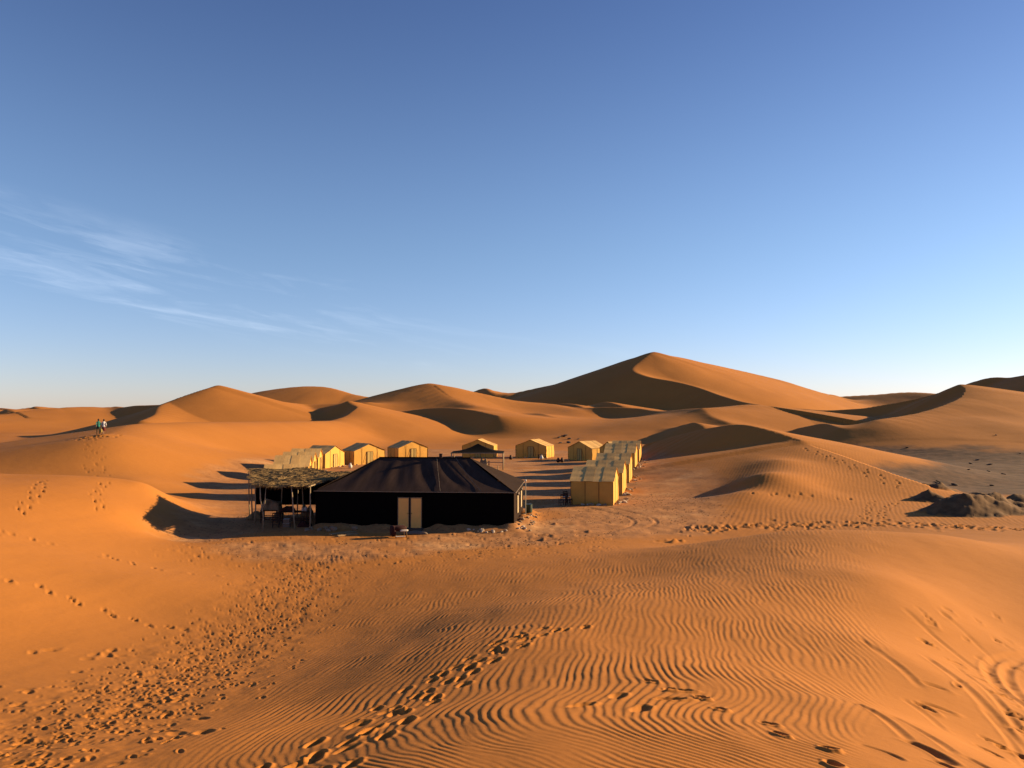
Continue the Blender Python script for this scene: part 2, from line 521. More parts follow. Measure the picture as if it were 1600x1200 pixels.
def detail(x, y, z0):
    """(height added, soil share, gravel share, heap share)"""
    r = np.hypot(x, y)
    soil = np.zeros(x.shape); gravel = np.zeros(x.shape); heap = np.zeros(x.shape)
    dz = np.zeros(x.shape)
    m = r < 190
    X = x[m]; Y = y[m]
    jag = 2.4 * fbm(X / 5, Y / 5, 3, 3) + 0.6 * fbm(X * 1.1, Y * 1.1, 23, 2)
    s = sstep(poly_field(X, Y, CAMP) + jag, -1.2, 2.2)
    g = sstep(poly_field(X, Y, PLAIN) + 2.0 * jag, -1.5, 3.0)
    low = 1 - sstep(z0[m] + 0.25 * jag, 0.9, 2.0)
    s = s * low; g = g * low
    # drifts of clean sand lie over the soil here and there
    s = s * (1 - 0.75 * sstep(fbm(X / 9, Y / 9, 41, 3), 0.25, 0.5))
    q = np.zeros(X.shape)
    for (mx, my, mh, mr) in MOUNDS:
        q = np.maximum(q, sstep(mr * 1.02 - np.hypot(X - mx, Y - my) + 0.3 * fbm(X * 2, Y * 2, 4, 2), -0.1, 0.4))
    soil[m] = s; gravel[m] = np.maximum(g * (1 - q), 0); heap[m] = q
    rough = 0.035 * fbm(X * 0.55, Y * 0.55, 13, 2) + 0.03 * vnoise(X * 2.2, Y * 2.2, 14) * (1 - sstep(Y, 40, 75))
    dz[m] += rough * np.maximum(s, g * 1.2)
    dz[m] += 0.10 * q * fbm(X * 2.3, Y * 2.3, 15, 3)
    dz += 0.05 * fbm(x / 6, y / 6, 51, 2) * (r < 300) + 0.16 * fbm(x / 13, y / 26, 52, 2) * sstep(r, 90, 180)
    # ripples on the windward sand: front dune
    m = r < 46
    X = x[m]; Y = y[m]
    ang = X / np.maximum(Y, 0.6)
    tr = band(X, Y, TRAIL, 1.2, 1.8)
    edge = 0.46 + 0.035 * vnoise(X * .35, Y * .35, 8)
    wgt = sstep(ang, -0.52, -0.28) * (1 - sstep(ang, edge - 0.02, edge + 0.035)) * (1 - 0.75 * tr)
    wgt = wgt * (1 - sstep(poly_field(X, Y, CAMP) + 2.2 * fbm(X / 5, Y / 5, 3, 3), -1.5, 0.8)) * sstep(Y, 1.0, 2.0)
    # the crest lines run away from the viewer and turn across the slope near by
    near_ = 1 - sstep(Y + 0.12 * X, 6.6, 10.2)
    turn = -0.62 * 0.9 * np.log1p(np.exp((9.0 - Y - 0.15 * X) / 0.9))
    wx = X * (1 + 0.15 * near_) - 0.15 * Y * (1 - near_) - 0.010 * X * Y + turn
    wx = wx + 0.22 * fbm(X / 3.0, Y / 9.0, 61, 2) + 0.075 * fbm(X * 0.9, Y * 0.42, 62, 2) + 0.035 * vnoise(X * 2.0, Y * 0.9, 63) + 0.022 * vnoise(X * 4, Y * 2.1, 66) + near_ * 0.07 * fbm(X * 1.6, Y * 1.6, 69, 2)
    lam = 0.102
    def ripple(ph):
        fr = ph - np.floor(ph)
        # gentle stoss side, steep lee side
        return np.where(fr < 0.64, 0.5 - 0.5 * np.cos(np.pi * fr / 0.64), 0.5 + 0.5 * np.cos(np.pi * (fr - 0.64) / 0.36))

    pick = sstep(fbm(X / 1.1, Y / 2.2, 68, 2), -0.22, 0.22)          # two trains of ripples meet and fork
    prof = ripple(wx / lam) * pick + ripple((wx + 0.06 * Y) / (lam * 1.17) + 0.4) * (1 - pick)
    amp = 0.0105 * (1 - 0.28 * near_) * (0.75 + 0.5 * fbm(X / 1.7, Y / 1.7, 64, 2)) * (0.6 + 0.4 * sstep(fbm(X * 1.1, Y * 1.1, 65, 2), -0.5, 0.2))
    dz[m] += wgt * amp * (1 - prof) * 1.25
    dz[m] += tr * 0.028 * fbm(X * 2.6, Y * 1.9, 67, 3)
    # ripples on the dune beside the camp
    m = (y > 43) & (y < 100) & (x > 13) & (x < 60)
    X = x[m]; Y = y[m]
    wgt = (1 - np.maximum(soil[m], gravel[m])) * (1 - heap[m]) * sstep(Y, 45, 50) * (1 - sstep(Y, 84, 96))
    wx = X - 0.42 * Y + 0.5 * fbm(X / 6, Y / 16, 71, 2) + 0.12 * fbm(X / 1.5, Y / 5.0, 72, 2)
    fr = wx / 0.36; fr = fr - np.floor(fr)
    prof = np.where(fr < 0.62, 0.5 - 0.5 * np.cos(np.pi * fr / 0.62), 0.5 + 0.5 * np.cos(np.pi * (fr - 0.62) / 0.38))
    dz[m] += wgt * 0.017 * (1 - prof) * (0.8 + 0.4 * fbm(X / 3, Y / 3, 73, 2))
    # faint wind streaks on the smooth lit slopes
    m = r < 60
    dz[m] += 0.012 * fbm(x[m] / 0.9, y[m] / 3.0, 81, 2) * (1 - soil[m])
    return dz, soil, gravel, heap


# ---------------------------------------------------------------- the terrain mesh
FAR0 = 150.0


def build_radii():
    out = [0.0, 0.8, 1.6, 2.4, 3.0, 3.5, 3.9]
    r = 4.2
    while r < FAR0 + 0.9:
        out.append(r)
        hh = min(2.1 + 0.15 * r, 7.4)
        st = r * r / (769 * hh) * 1.2
        if r < 40:
            st = max(st, 0.011)
        else:
            st = min(st, 0.38)
        r += st
    return np.array(out)


import time
T0 = time.time()
RAD = build_radii()
half = R(37.5)
fine = np.linspace(-half, half, 1040)
coarse = np.linspace(half, 2 * math.pi - half, 62)[1:-1]
THE = np.r_[fine, coarse]                   # measured from +Y clockwise
NR, NT = len(RAD), len(THE)
TT, RR = np.meshgrid(THE, RAD)
GX = (RR * np.sin(TT)).ravel(); GY = (RR * np.cos(TT)).ravel()
from concurrent.futures import ThreadPoolExecutor
order = np.arange(NR * NT).reshape(NR, NT)
blocks = [order[i:i + 48, j:j + 279].ravel() for i in range(0, NR, 48) for j in range(0, NT, 279)]
GZ = np.zeros(NR * NT); DZ = np.zeros(NR * NT); SOIL = np.zeros(NR * NT); GRAVEL = np.zeros(NR * NT); HEAP = np.zeros(NR * NT)


def work(ix):
    x = GX[ix]; y = GY[ix]
    GZ[ix] = land(x, y)
    DZ[ix], SOIL[ix], GRAVEL[ix], HEAP[ix] = detail(x, y, GZ[ix])


with ThreadPoolExecutor(4) as ex_:
    list(ex_.map(work, blocks))

GZ = GZ + DZ
GX = GX.reshape(NR, NT); GY = GY.reshape(NR, NT); GZ = GZ.reshape(NR, NT)


def stamp(x, y, ang, length, width, depth, rim=0.35, shape=2.0):
    """press one print into the sand"""
    r = math.hypot(x, y); t = math.atan2(x, y)
    if abs(t) > half or r < 3:
        return
    e = length * 1.6
    i0, i1 = np.searchsorted(RAD, (r - e, r + e))
    j0, j1 = np.searchsorted(fine, (t - e / r, t + e / r))
    if i1 <= i0 or j1 <= j0:
        return
    X = GX[i0:i1, j0:j1] - x; Y = GY[i0:i1, j0:j1] - y
    c, s = math.cos(ang), math.sin(ang)
    a = (X * c + Y * s) / (length / 2); b = (-X * s + Y * c) / (width / 2)
    q = np.sqrt(a * a + b * b)
    hole = np.clip(1 - q ** shape, 0, 1)
    ring = np.exp(-((q - 1.18) / 0.28) ** 2)
    GZ[i0:i1, j0:j1] += -depth * hole + depth * rim * ring * (0.7 + 0.5 * a)


pr = random.Random(21)
# the trodden way from the front dune into the camp
for i in range(2300):
    t = pr.random() ** 0.8 * (len(TRAIL) - 1.001)
    k = int(t); f = t - k
    x = TRAIL[k][0] * (1 - f) + TRAIL[k + 1][0] * f + max(-2.6, min(2.6, pr.gauss(0, 1.05)))
    y = TRAIL[k][1] * (1 - f) + TRAIL[k + 1][1] * f + pr.gauss(0, 0.3)
    stamp(x, y, R(95) + pr.gauss(0, 0.45), pr.uniform(0.12, 0.29), pr.uniform(0.065, 0.12), pr.uniform(0.008, 0.034), 0.45)


def walk(pts, step=0.62, gap=0.13, size=0.3, depth=0.05, jit=0.06, D=None):
    W = [p if D is None else p for p in pts]
    left = 1; acc = 0.0
    for (ax, ay), (bx, by) in zip(W[:-1], W[1:]):
        L = math.hypot(bx - ax, by - ay); th = math.atan2(by - ay, bx - ax)
        while acc < L:
            f = acc / L
            x = ax + (bx - ax) * f - math.sin(th) * gap * left + pr.gauss(0, jit)
            y = ay + (by - ay) * f + math.cos(th) * gap * left + pr.gauss(0, jit)
            stamp(x, y, th + pr.gauss(0, 0.15), size * pr.uniform(0.85, 1.15), size * pr.uniform(0.38, 0.5), depth * pr.uniform(0.7, 1.2), 0.4)
            left = -left; acc += step * pr.uniform(0.85, 1.15)
        acc -= L


def pp(px, py, D):
    return ((px - CX) / FPX * D, D)


# several people walked up the front dune, slipping as they went
ridge = [pp(330, 1200, 5.2), pp(480, 1140, 7), pp(600, 1080, 9.2), pp(700, 1035, 11.8), pp(790, 1005, 13.8), pp(870, 985, 15.4)]
for off in (-0.28, 0.02, 0.3):
    walk([(x + off, y + pr.uniform(-.1, .1)) for x, y in ridge], 0.5, 0.12, 0.36, 0.045, 0.09)
walk([pp(1010, 1030, 10), pp(1100, 1055, 8.9), pp(1185, 1090, 7.6), pp(1240, 1120, 6.9), pp(1300, 1155, 6.0), pp(1360, 1195, 5.2)], 0.6, 0.08, 0.27, 0.05, 0.03)
walk([pp(930, 1105, 8.0), pp(1010, 1065, 9.2), pp(1120, 1060, 9.0)], 0.5, 0.2, 0.4, 0.04, 0.15)
# prints on the left dune
walk([pp(70, 765, 48), pp(60, 790, 43.5), pp(30, 822, 38)], 0.75, 0.2, 0.42, 0.09)
walk([pp(165, 760, 51.5), pp(150, 790, 46.5), pp(160, 806, 44)], 0.75, 0.2, 0.42, 0.09)
walk([pp(0, 826, 34), pp(60, 845, 34), pp(150, 856, 35), pp(250, 880, 33), pp(345, 898, 33)], 0.8, 0.15, 0.4, 0.07)
walk([pp(-10, 902, 26), pp(80, 915, 26), pp(170, 935, 25), pp(270, 950, 24), pp(330, 952, 24)], 0.75, 0.15, 0.38, 0.07)
walk([pp(20, 838, 33), pp(120, 852, 34), pp(200, 868, 34)], 1.1, 0.3, 0.4, 0.07, 0.2)
for i in range(46):
    D = pr.uniform(9, 21); px = pr.uniform(-40, 330)
    x, y = pp(px, 0, D)
    stamp(x, y, R(100) + pr.gauss(0, .7), pr.uniform(.3, .5), pr.uniform(.16, .26), pr.uniform(.02, .05), .3)
# prints up to the two walkers and over the rippled dune
for q in range(2):
    walk([(-30.5 - q * 1.5 + pr.uniform(-1, 1), 60), (-38 - q * 1.2, 72), (-45 + pr.uniform(-1, 1), 82), (-47.3, 88)], 1.1, 0.3, 0.45, 0.07, 0.35)
for i in range(60):
    stamp(-47.6 + pr.gauss(0, 0.9), 87.6 + pr.gauss(0, 1.4), pr.uniform(0, 3), 0.5, 0.28, 0.10, .4)
walk([pp(1180, 777, 62), pp(1260, 774, 63), pp(1340, 776, 62.5)], 1.0, 0.2, 0.6, 0.10)
walk([pp(1360, 778, 62), pp(1352, 800, 56.5), pp(1345, 815, 53)], 0.8, 0.2, 0.5, 0.10)
walk([pp(1395, 780, 61.5), pp(1375, 800, 56.5), pp(1370, 815, 53)], 0.8, 0.2, 0.5, 0.10)
walk([pp(1255, 716, 86), pp(1300, 727, 81), pp(1360, 748, 73.5), pp(1430, 765, 68)], 1.1, 0.25, 0.6, 0.10)
walk([pp(1270, 722, 84), pp(1330, 745, 75), pp(1400, 765, 68)], 1.3, 0.25, 0.6, 0.10)
for i in range(420):                      # a trodden line at the foot of that dune
    px = pr.uniform(1060, 1640)
    D = 50.5 - 5.0 * abs((px - 1260) / 340.0) ** 2 + pr.gauss(0, 0.9)
    x, y = pp(px, 0, D)
    stamp(x, y, pr.gauss(0, .5), pr.uniform(.4, .7), pr.uniform(.25, .4), pr.uniform(.05, .11), .4)
for i in range(700):                      # the trampled forecourt of the black tent
    x = pr.uniform(-18, 6); y = pr.uniform(36.5, 46.5)
    stamp(x, y, pr.uniform(0, 3.1), pr.uniform(.22, .5), pr.uniform(.1, .24), pr.uniform(.01, .035), .4)


def groove(pts, width, depth, rim=0.3):
    P = spline([(a, b, 0) for a, b in pts], 10)
    x0, x1 = P[:, 0].min() - 1, P[:, 0].max() + 1
    y0, y1 = P[:, 1].min() - 1, P[:, 1].max() + 1
    m = (GX > x0) & (GX < x1) & (GY > y0) & (GY < y1)
    X = GX[m]; Y = GY[m]
    best = np.full(X.shape, 1e9); along = np.zeros(X.shape)
    n = len(P) - 1
    for i in range(n):
        ax, ay = P[i, :2]; bx, by = P[i + 1, :2]
        ex, ey = bx - ax, by - ay
        t = np.clip(((X - ax) * ex + (Y - ay) * ey) / (ex * ex + ey * ey), 0, 1)
        d = np.hypot(X - ax - t * ex, Y - ay - t * ey)
        mm = d < best
        best = np.where(mm, d, best); along = np.where(mm, (i + t) / n, along)
    q = best / (width / 2)
    fade = sstep(along, 0.0, 0.12) * (1 - sstep(along, 0.8, 1.0))
    GZ[m] += fade * depth * (-np.exp(-q ** 2) + rim * np.exp(-((q - 1.6) / .5) ** 2)) * (0.85 + 0.3 * vnoise(X * 3, Y * 3, 91))


for (px, py, s_) in [(846, 837, .5), (856, 818, .35), (838, 842, .3), (905, 830, .4), (1035, 845, .5), (1050, 843, .4)]:
    x, y = flat(px, py)
    stamp(x, y, 0.2, s_ * 2.4, s_ * 1.2, 0.12, 0.8, 1.2)
# wheel tracks in the hollow on the right and across the camp floor
for off in (0, 0.36):
    groove([(13.2 + off * .3, 19.4), (10.6 + off, 17.2), (9.1 + off, 14.6), (8.3 + off, 12.4), (7.6 + off, 10.6), (7.3 + off, 9.0)], 0.2, 0.05)
for off in (0, 1.5):
    groove([(4.5 + off, 62), (7.2 + off, 56), (8.2 + off, 52), (6.4 + off * .8, 48), (2.5, 44.5 - off), (-4, 42.5 - off)], 0.3, 0.05)
# slipped steps and drag marks down the right hand slope
for (a, b, w, dp) in [((1330, 925, 15.2), (1440, 985, 11.8), .3, .05), ((1400, 880, 19.5), (1530, 930, 15.5), .35, .06), ((1430, 930, 15.4), (1600, 1060, 9.9), .35, .08),
                      ((1480, 930, 15.6), (1600, 1040, 10.4), .28, .07), ((1320, 1010, 9.6), (1420, 1085, 7.4), .22, .06), ((1400, 1080, 7.6), (1480, 1130, 6.7), .28, .11),
                      ((1440, 1120, 6.8), (1580, 1195, 5.6), .2, .09), ((1380, 1020, 9.0), (1490, 1105, 7.2), .22, .05), ((1490, 1110, 7.4), (1590, 1170, 6.1), .18, .06),
                      ((1330, 1105, 7.0), (1405, 1135, 6.4), .14, .04), ((1450, 870, 20.5), (1560, 910, 17), .3, .05), ((1400, 985, 11.3), (1470, 1015, 9.8), .26, .04),
                      ((1520, 990, 11.8), (1600, 1085, 9.2), .22, .05)]:
    A = pp(*a); B = pp(*b)
    groove([A, ((A[0] + B[0]) / 2 + .08, (A[1] + B[1]) / 2), B], w * .45, dp * .4)
for i in range(60):
    px = pr.uniform(1430, 1640); D = pr.uniform(9.5, 22)
    x, y = pp(px, 0, D)
    stamp(x, y, R(-50) + pr.gauss(0, .35), pr.uniform(.25, .5), pr.uniform(.13, .2), pr.uniform(.03, .06), .35)




def terrain_mesh(name, rad, the, X, Y, Z, soil_, gravel_, heap_, centre):
    nr, nt = len(rad), len(the)
    verts = np.stack([X.ravel(), Y.ravel(), Z.ravel()], -1).astype(np.float32)
    ii = np.arange(nr - 1)[:, None] * nt; jj = np.arange(nt)[None, :]; j2 = (jj + 1) % nt
    quads = np.stack([ii + jj, ii + nt + jj, ii + nt + j2, ii + j2], -1).reshape(-1, 4)[:, ::-1]
    cap = 0
    loops = quads.ravel()
    if centre:                             # one polygon over the ground right under the camera
        quads = quads[nt:]
        cap = nt
        loops = np.r_[quads.ravel(), nt + np.arange(nt)[::-1]]
    nq = len(quads)
    me = bpy.data.meshes.new(name)
    me.vertices.add(nr * nt)
    me.vertices.foreach_set('co', verts.ravel())
    me.loops.add(len(loops))
    me.loops.foreach_set('vertex_index', loops.astype(np.int32))
    npoly = nq + (1 if cap else 0)
    me.polygons.add(npoly)
    ls = np.arange(nq) * 4; lt = np.full(nq, 4)
    if cap:
        ls = np.r_[ls, nq * 4]; lt = np.r_[lt, cap]
    me.polygons.foreach_set('loop_start', ls.astype(np.int32))
    me.polygons.foreach_set('loop_total', lt.astype(np.int32))
    me.polygons.foreach_set('use_smooth', np.ones(npoly, bool))
    me.update(calc_edges=True)
    me.validate()
    for nm, arr in (('soil', soil_), ('gravel', gravel_), ('heap', heap_)):
        at_ = me.attributes.new(nm, 'FLOAT', 'POINT')
        at_.data.foreach_set('value', arr.astype(np.float32).ravel())
    o = bpy.data.objects.new(name, me)
    COL.objects.link(o)
    o['kind'] = 'structure'
    return o


ground = terrain_mesh('desert_sand', RAD, THE, GX, GY, GZ, SOIL, GRAVEL, HEAP, True)
ground['label'] = 'orange sand dunes with a packed camp floor and grey gravel plain'
# the farther dunes: coarser to the sides, close rows so that crests stay clean
frad = [FAR0 - 2.5]
while frad[-1] < 2600:
    frad.append(frad[-1] + frad[-1] * (0.0032 if frad[-1] < 500 else 0.0095))
frad = np.array(frad)
fthe = np.r_[np.linspace(-half, half, 790), np.linspace(half, 2 * math.pi - half, 62)[1:-1]]
ft, fr_ = np.meshgrid(fthe, frad)
FX = (fr_ * np.sin(ft)).ravel(); FY = (fr_ * np.cos(ft)).ravel()
nfr, nft = ft.shape
order = np.arange(nfr * nft).reshape(nfr, nft)
blocks = [order[i:i + 48, j:j + 214].ravel() for i in range(0, nfr, 48) for j in range(0, nft, 214)]
FZ = np.zeros(nfr * nft); FS = np.zeros(nfr * nft); FG = np.zeros(nfr * nft); FH = np.zeros(nfr * nft)


def work_far(ix):
    x = FX[ix]; y = FY[ix]
    z = land(x, y)
    d_, FS[ix], FG[ix], FH[ix] = detail(x, y, z)
    FZ[ix] = z + d_ - 0.06 * (1 - sstep(np.hypot(x, y), FAR0, FAR0 + 3))


with ThreadPoolExecutor(4) as ex_:
    list(ex_.map(work_far, blocks))
far_dunes = terrain_mesh('distant_dunes', frad, fthe, FX, FY, FZ, FS, FG, FH, False)
far_dunes['label'] = 'range of high orange sand dunes behind the camp'

# ---------------------------------------------------------------- materials
def mat(name, col, rough=0.9, var=0.12, scale=4.0, bump=0.0, bscale=30.0, metal=0.0, var_col=None, detail_=4, stretch=None, trans=0.0, spec=0.25):
    col = tuple(c * 0.62 for c in col)
    var_col = tuple(c * 0.62 for c in var_col) if var_col else None
    m = bpy.data.materials.new(name)
    m.use_nodes = True
    nt = m.node_tree
    b = nt.nodes['Principled BSDF']
    b.inputs['Roughness'].default_value = rough
    b.inputs['Metallic'].default_value = metal
    b.inputs['Specular IOR Level'].default_value = spec
    tc_ = nt.nodes.new('ShaderNodeTexCoord')
    mp_ = nt.nodes.new('ShaderNodeMapping')
    if stretch:
        mp_.inputs['Scale'].default_value = stretch
    nt.links.new(tc_.outputs['Object'], mp_.inputs['Vector'])
    n = nt.nodes.new('ShaderNodeTexNoise')
    n.inputs['Scale'].default_value = scale
    n.inputs['Detail'].default_value = detail_
    nt.links.new(mp_.outputs[0], n.inputs['Vector'])
    mx = nt.nodes.new('ShaderNodeMix')
    mx.data_type = 'RGBA'
    lo = tuple(max(0, c * (1 - var * 1.6)) for c in col)
    hi = var_col or tuple(min(1, c * (1 + var * 1.6)) for c in col)
    mx.inputs['A'].default_value = (*lo, 1)
    mx.inputs['B'].default_value = (*hi, 1)
    nt.links.new(n.outputs['Fac'], mx.inputs['Factor'])
    nt.links.new(mx.outputs['Result'], b.inputs['Base Color'])
    if bump:
        n2 = nt.nodes.new('ShaderNodeTexNoise')
        n2.inputs['Scale'].default_value = bscale
        n2.inputs['Detail'].default_value = 3
        nt.links.new(mp_.outputs[0], n2.inputs['Vector'])
        bp = nt.nodes.new('ShaderNodeBump')
        bp.inputs['Strength'].default_value = 1.0
        bp.inputs['Distance'].default_value = bump
        nt.links.new(n2.outputs['Fac'], bp.inputs['Height'])
        nt.links.new(bp.outputs[0], b.inputs['Normal'])
    if trans:
        tr = nt.nodes.new('ShaderNodeBsdfTranslucent')
        nt.links.new(mx.outputs['Result'], tr.inputs['Color'])
        ms = nt.nodes.new('ShaderNodeMixShader')
        ms.inputs[0].default_value = trans
        nt.links.new(b.outputs[0], ms.inputs[1])
        nt.links.new(tr.outputs[0], ms.inputs[2])
        nt.links.new(ms.outputs[0], nt.nodes['Material Output'].inputs['Surface'])
    return m


def sand_material():
    m = bpy.data.materials.new('sand')
    m.use_nodes = True
    nt = m.node_tree
    b = nt.nodes['Principled BSDF']
    b.inputs['Roughness'].default_value = 0.95
    b.inputs['Specular IOR Level'].default_value = 0.1
    tc_ = nt.nodes.new('ShaderNodeTexCoord')

    def noise(scale, det, rough=0.55):
        n = nt.nodes.new('ShaderNodeTexNoise')
        n.inputs['Scale'].default_value = scale
        n.inputs['Detail'].default_value = det
        n.inputs['Roughness'].default_value = rough
        nt.links.new(tc_.outputs['Object'], n.inputs['Vector'])
        return n.outputs['Fac']

    def mixc(f, A, B):
        x = nt.nodes.new('ShaderNodeMix')
        x.data_type = 'RGBA'
        for s, v in (('A', A), ('B', B)):
            if isinstance(v, tuple):
                x.inputs[s].default_value = (*v, 1)
            else:
                nt.links.new(v, x.inputs[s])
        nt.links.new(f, x.inputs['Factor'])
        return x.outputs['Result']

    def rng(v, a, b_, c=0.0, d=1.0):
        x = nt.nodes.new('ShaderNodeMapRange')
        x.inputs['From Min'].default_value = a
        x.inputs['From Max'].default_value = b_
        x.inputs['To Min'].default_value = c
        x.inputs['To Max'].default_value = d
        nt.links.new(v, x.inputs['Value'])
        return x.outputs['Result']

    def attr(nm):
        a = nt.nodes.new('ShaderNodeAttribute')
        a.attribute_name = nm
        return a.outputs['Fac']

    SANDC = ((0.332, 0.129, 0.023), (0.382, 0.153, 0.029))
    sand_c = mixc(rng(noise(0.035, 4), 0.35, 0.65), *SANDC)
    grain = mixc(rng(noise(160, 2), 0.38, 0.7), (0.27, 0.095, 0.024), (0.40, 0.165, 0.045))
    k = nt.nodes.new('ShaderNodeValue'); k.outputs[0].default_value = 0.3
    sand_c = mixc(k.outputs[0], sand_c, grain)
    soil_c = mixc(rng(noise(0.55, 6, 0.65), 0.36, 0.66), (0.27, 0.122, 0.044), (0.39, 0.182, 0.068))
    pale = mixc(rng(noise(0.16, 5, 0.6), 0.55, 0.68), soil_c, (0.42, 0.225, 0.098))
    speck = mixc(rng(noise(3.5, 6, 0.75), 0.54, 0.66), pale, (0.14, 0.062, 0.028))
    grav_c = mixc(rng(noise(0.8, 6, 0.7), 0.35, 0.65), (0.05, 0.028, 0.018), (0.12, 0.066, 0.04))
    heap_c = mixc(rng(noise(1.5, 5, 0.6), 0.35, 0.65), (0.085, 0.045, 0.021), (0.15, 0.085, 0.04))
    c = mixc(attr('soil'), sand_c, speck)
    c = mixc(attr('gravel'), c, grav_c)
    c = mixc(attr('heap'), c, heap_c)
    nt.links.new(c, b.inputs['Base Color'])
    bp = nt.nodes.new('ShaderNodeBump')
    bp.inputs['Strength'].default_value = 0.5
    bp.inputs['Distance'].default_value = 0.004
    nt.links.new(noise(90, 3), bp.inputs['Height'])
    bp2 = nt.nodes.new('ShaderNodeBump')
    bp2.inputs['Strength'].default_value = 0.6
    bp2.inputs['Distance'].default_value = 0.05
    nt.links.new(noise(0.9, 5, 0.6), bp2.inputs['Height'])
    nt.links.new(bp2.outputs[0], bp.inputs['Normal'])
    nt.links.new(bp.outputs[0], b.inputs['Normal'])
    return m


SAND = sand_material()
ground.data.materials.append(SAND)
far_dunes.data.materials.append(SAND)

# ---------------------------------------------------------------- object helpers
class MB:
    """collects shapes and links them as one mesh object"""

    def __init__(self):
        self.v = []; self.f = []

    def add(self, vs_, fs_):
        o = len(self.v)
        self.v += [tuple(p) for p in vs_]
        self.f += [tuple(i + o for i in f) for f in fs_]
        return self

    def box(self, c, s, rz=0.0, M=None):
        vs_ = []
        for x, y, z in ((-1, -1, -1), (1, -1, -1), (1, 1, -1), (-1, 1, -1), (-1, -1, 1), (1, -1, 1), (1, 1, 1), (-1, 1, 1)):
            p = Vector((x * s[0] / 2, y * s[1] / 2, z * s[2] / 2))
            if M is not None:
                p = M @ p
            elif rz:
                p = Matrix.Rotation(rz, 3, 'Z') @ p
            vs_.append(p + Vector(c))
        return self.add(vs_, [(0, 3, 2, 1), (4, 5, 6, 7), (0, 1, 5, 4), (1, 2, 6, 5), (2, 3, 7, 6), (3, 0, 4, 7)])

    def tube(self, pts, r, n=6, r2=None, cap=True):
        pts = [Vector(p) for p in pts]
        rings = []
        m = len(pts)
        for i, p in enumerate(pts):
            d = (pts[min(i + 1, m - 1)] - pts[max(i - 1, 0)]).normalized()
            a = d.cross(Vector((0.31, 0.17, 0.93)))
            if a.length < 0.1:
                a = d.cross(Vector((1, 0, 0)))
            a.normalize(); b = d.cross(a)
            rad = r if r2 is None else r + (r2 - r) * i / (m - 1)
            rings.append([p + (a * math.cos(2 * math.pi * k / n) + b * math.sin(2 * math.pi * k / n)) * rad for k in range(n)])
        vs_ = [q for ring in rings for q in ring]
        fs_ = []
        for i in range(m - 1):
            for k in range(n):
                fs_.append((i * n + k, (i + 1) * n + k, (i + 1) * n + (k + 1) % n, i * n + (k + 1) % n))
        if cap:
            fs_ += [tuple(range(n)), tuple(reversed(range((m - 1) * n, m * n)))]
        return self.add(vs_, fs_)

    def lathe(self, prof, n=14, c=(0, 0, 0)):
        vs_ = [(c[0] + r * math.cos(2 * math.pi * k / n), c[1] + r * math.sin(2 * math.pi * k / n), c[2] + z) for r, z in prof for k in range(n)]
        fs_ = [(i * n + k, i * n + (k + 1) % n, (i + 1) * n + (k + 1) % n, (i + 1) * n + k) for i in range(len(prof) - 1) for k in range(n)]
        fs_ += [tuple(reversed(range(n))), tuple(range((len(prof) - 1) * n, len(prof) * n))]
        return self.add(vs_, fs_)

    def sheet(self, fn, nu, nv, thick=0.012):
        """a cloth: fn(u, v) -> point for u, v in 0..1, given a little thickness"""
        P = [[Vector(fn(i / nu, j / nv)) for i in range(nu + 1)] for j in range(nv + 1)]
        N = [[None] * (nu + 1) for _ in range(nv + 1)]
        for j in range(nv + 1):
            for i in range(nu + 1):
                du = P[j][min(i + 1, nu)] - P[j][max(i - 1, 0)]
                dv = P[min(j + 1, nv)][i] - P[max(j - 1, 0)][i]
                q = du.cross(dv)
                N[j][i] = q.normalized() if q.length > 1e-9 else Vector((0, 0, 1))
        W = nu + 1; T = W * (nv + 1)
        vs_ = [P[j][i] + N[j][i] * thick / 2 for j in range(nv + 1) for i in range(W)]
        vs_ += [P[j][i] - N[j][i] * thick / 2 for j in range(nv + 1) for i in range(W)]
        fs_ = []
        for j in range(nv):
            for i in range(nu):
                a = j * W + i
                fs_.append((a, a + 1, a + W + 1, a + W))
                fs_.append((T + a, T + a + W, T + a + W + 1, T + a + 1))
        edge = [j for j in range(W)] + [j * W + nu for j in range(1, nv + 1)] + [nv * W + i for i in range(nu - 1, -1, -1)] + [j * W for j in range(nv - 1, 0, -1)]
        n0 = len(vs_); m_ = len(edge)           # the rim has corners of its own, so that it shades apart
        vs_ += [vs_[a] for a in edge] + [vs_[T + a] for a in edge]
        for k in range(m_):
            k2 = (k + 1) % m_
            fs_.append((n0 + k2, n0 + k, n0 + m_ + k, n0 + m_ + k2))
        return self.add(vs_, fs_)

    def mesh(self, name, m, smooth=False):
        me_ = bpy.data.meshes.new(name)
        me_.from_pydata(self.v, [], self.f)
        me_.update()
        if smooth:
            me_.polygons.foreach_set('use_smooth', np.ones(len(me_.polygons), bool))
        me_.materials.append(m)
        return me_

    def build(self, name, m, parent=None, smooth=False, label=None):
        return put(name, self.mesh(name, m, smooth), parent, label=label)


def put(name, me_, parent=None, loc=None, label=None):
    o = bpy.data.objects.new(name, me_)
    COL.objects.link(o)
    if parent is not None:
        o.parent = parent
    if loc is not None:
        o.location = loc
    if label:
        o['label'] = label
    return o


def thing(name, label, cat, loc=(0, 0, 0), rz=0.0, group=None):
    o = bpy.data.objects.new(name, None)
    COL.objects.link(o)
    o.location = loc
    o.rotation_euler = (0, 0, rz)
    return tag(o, label, cat, group)


def tag(o, label, cat, group=None):
    o['label'] = label
    o['category'] = cat
    if group:
        o['group'] = group
    return o


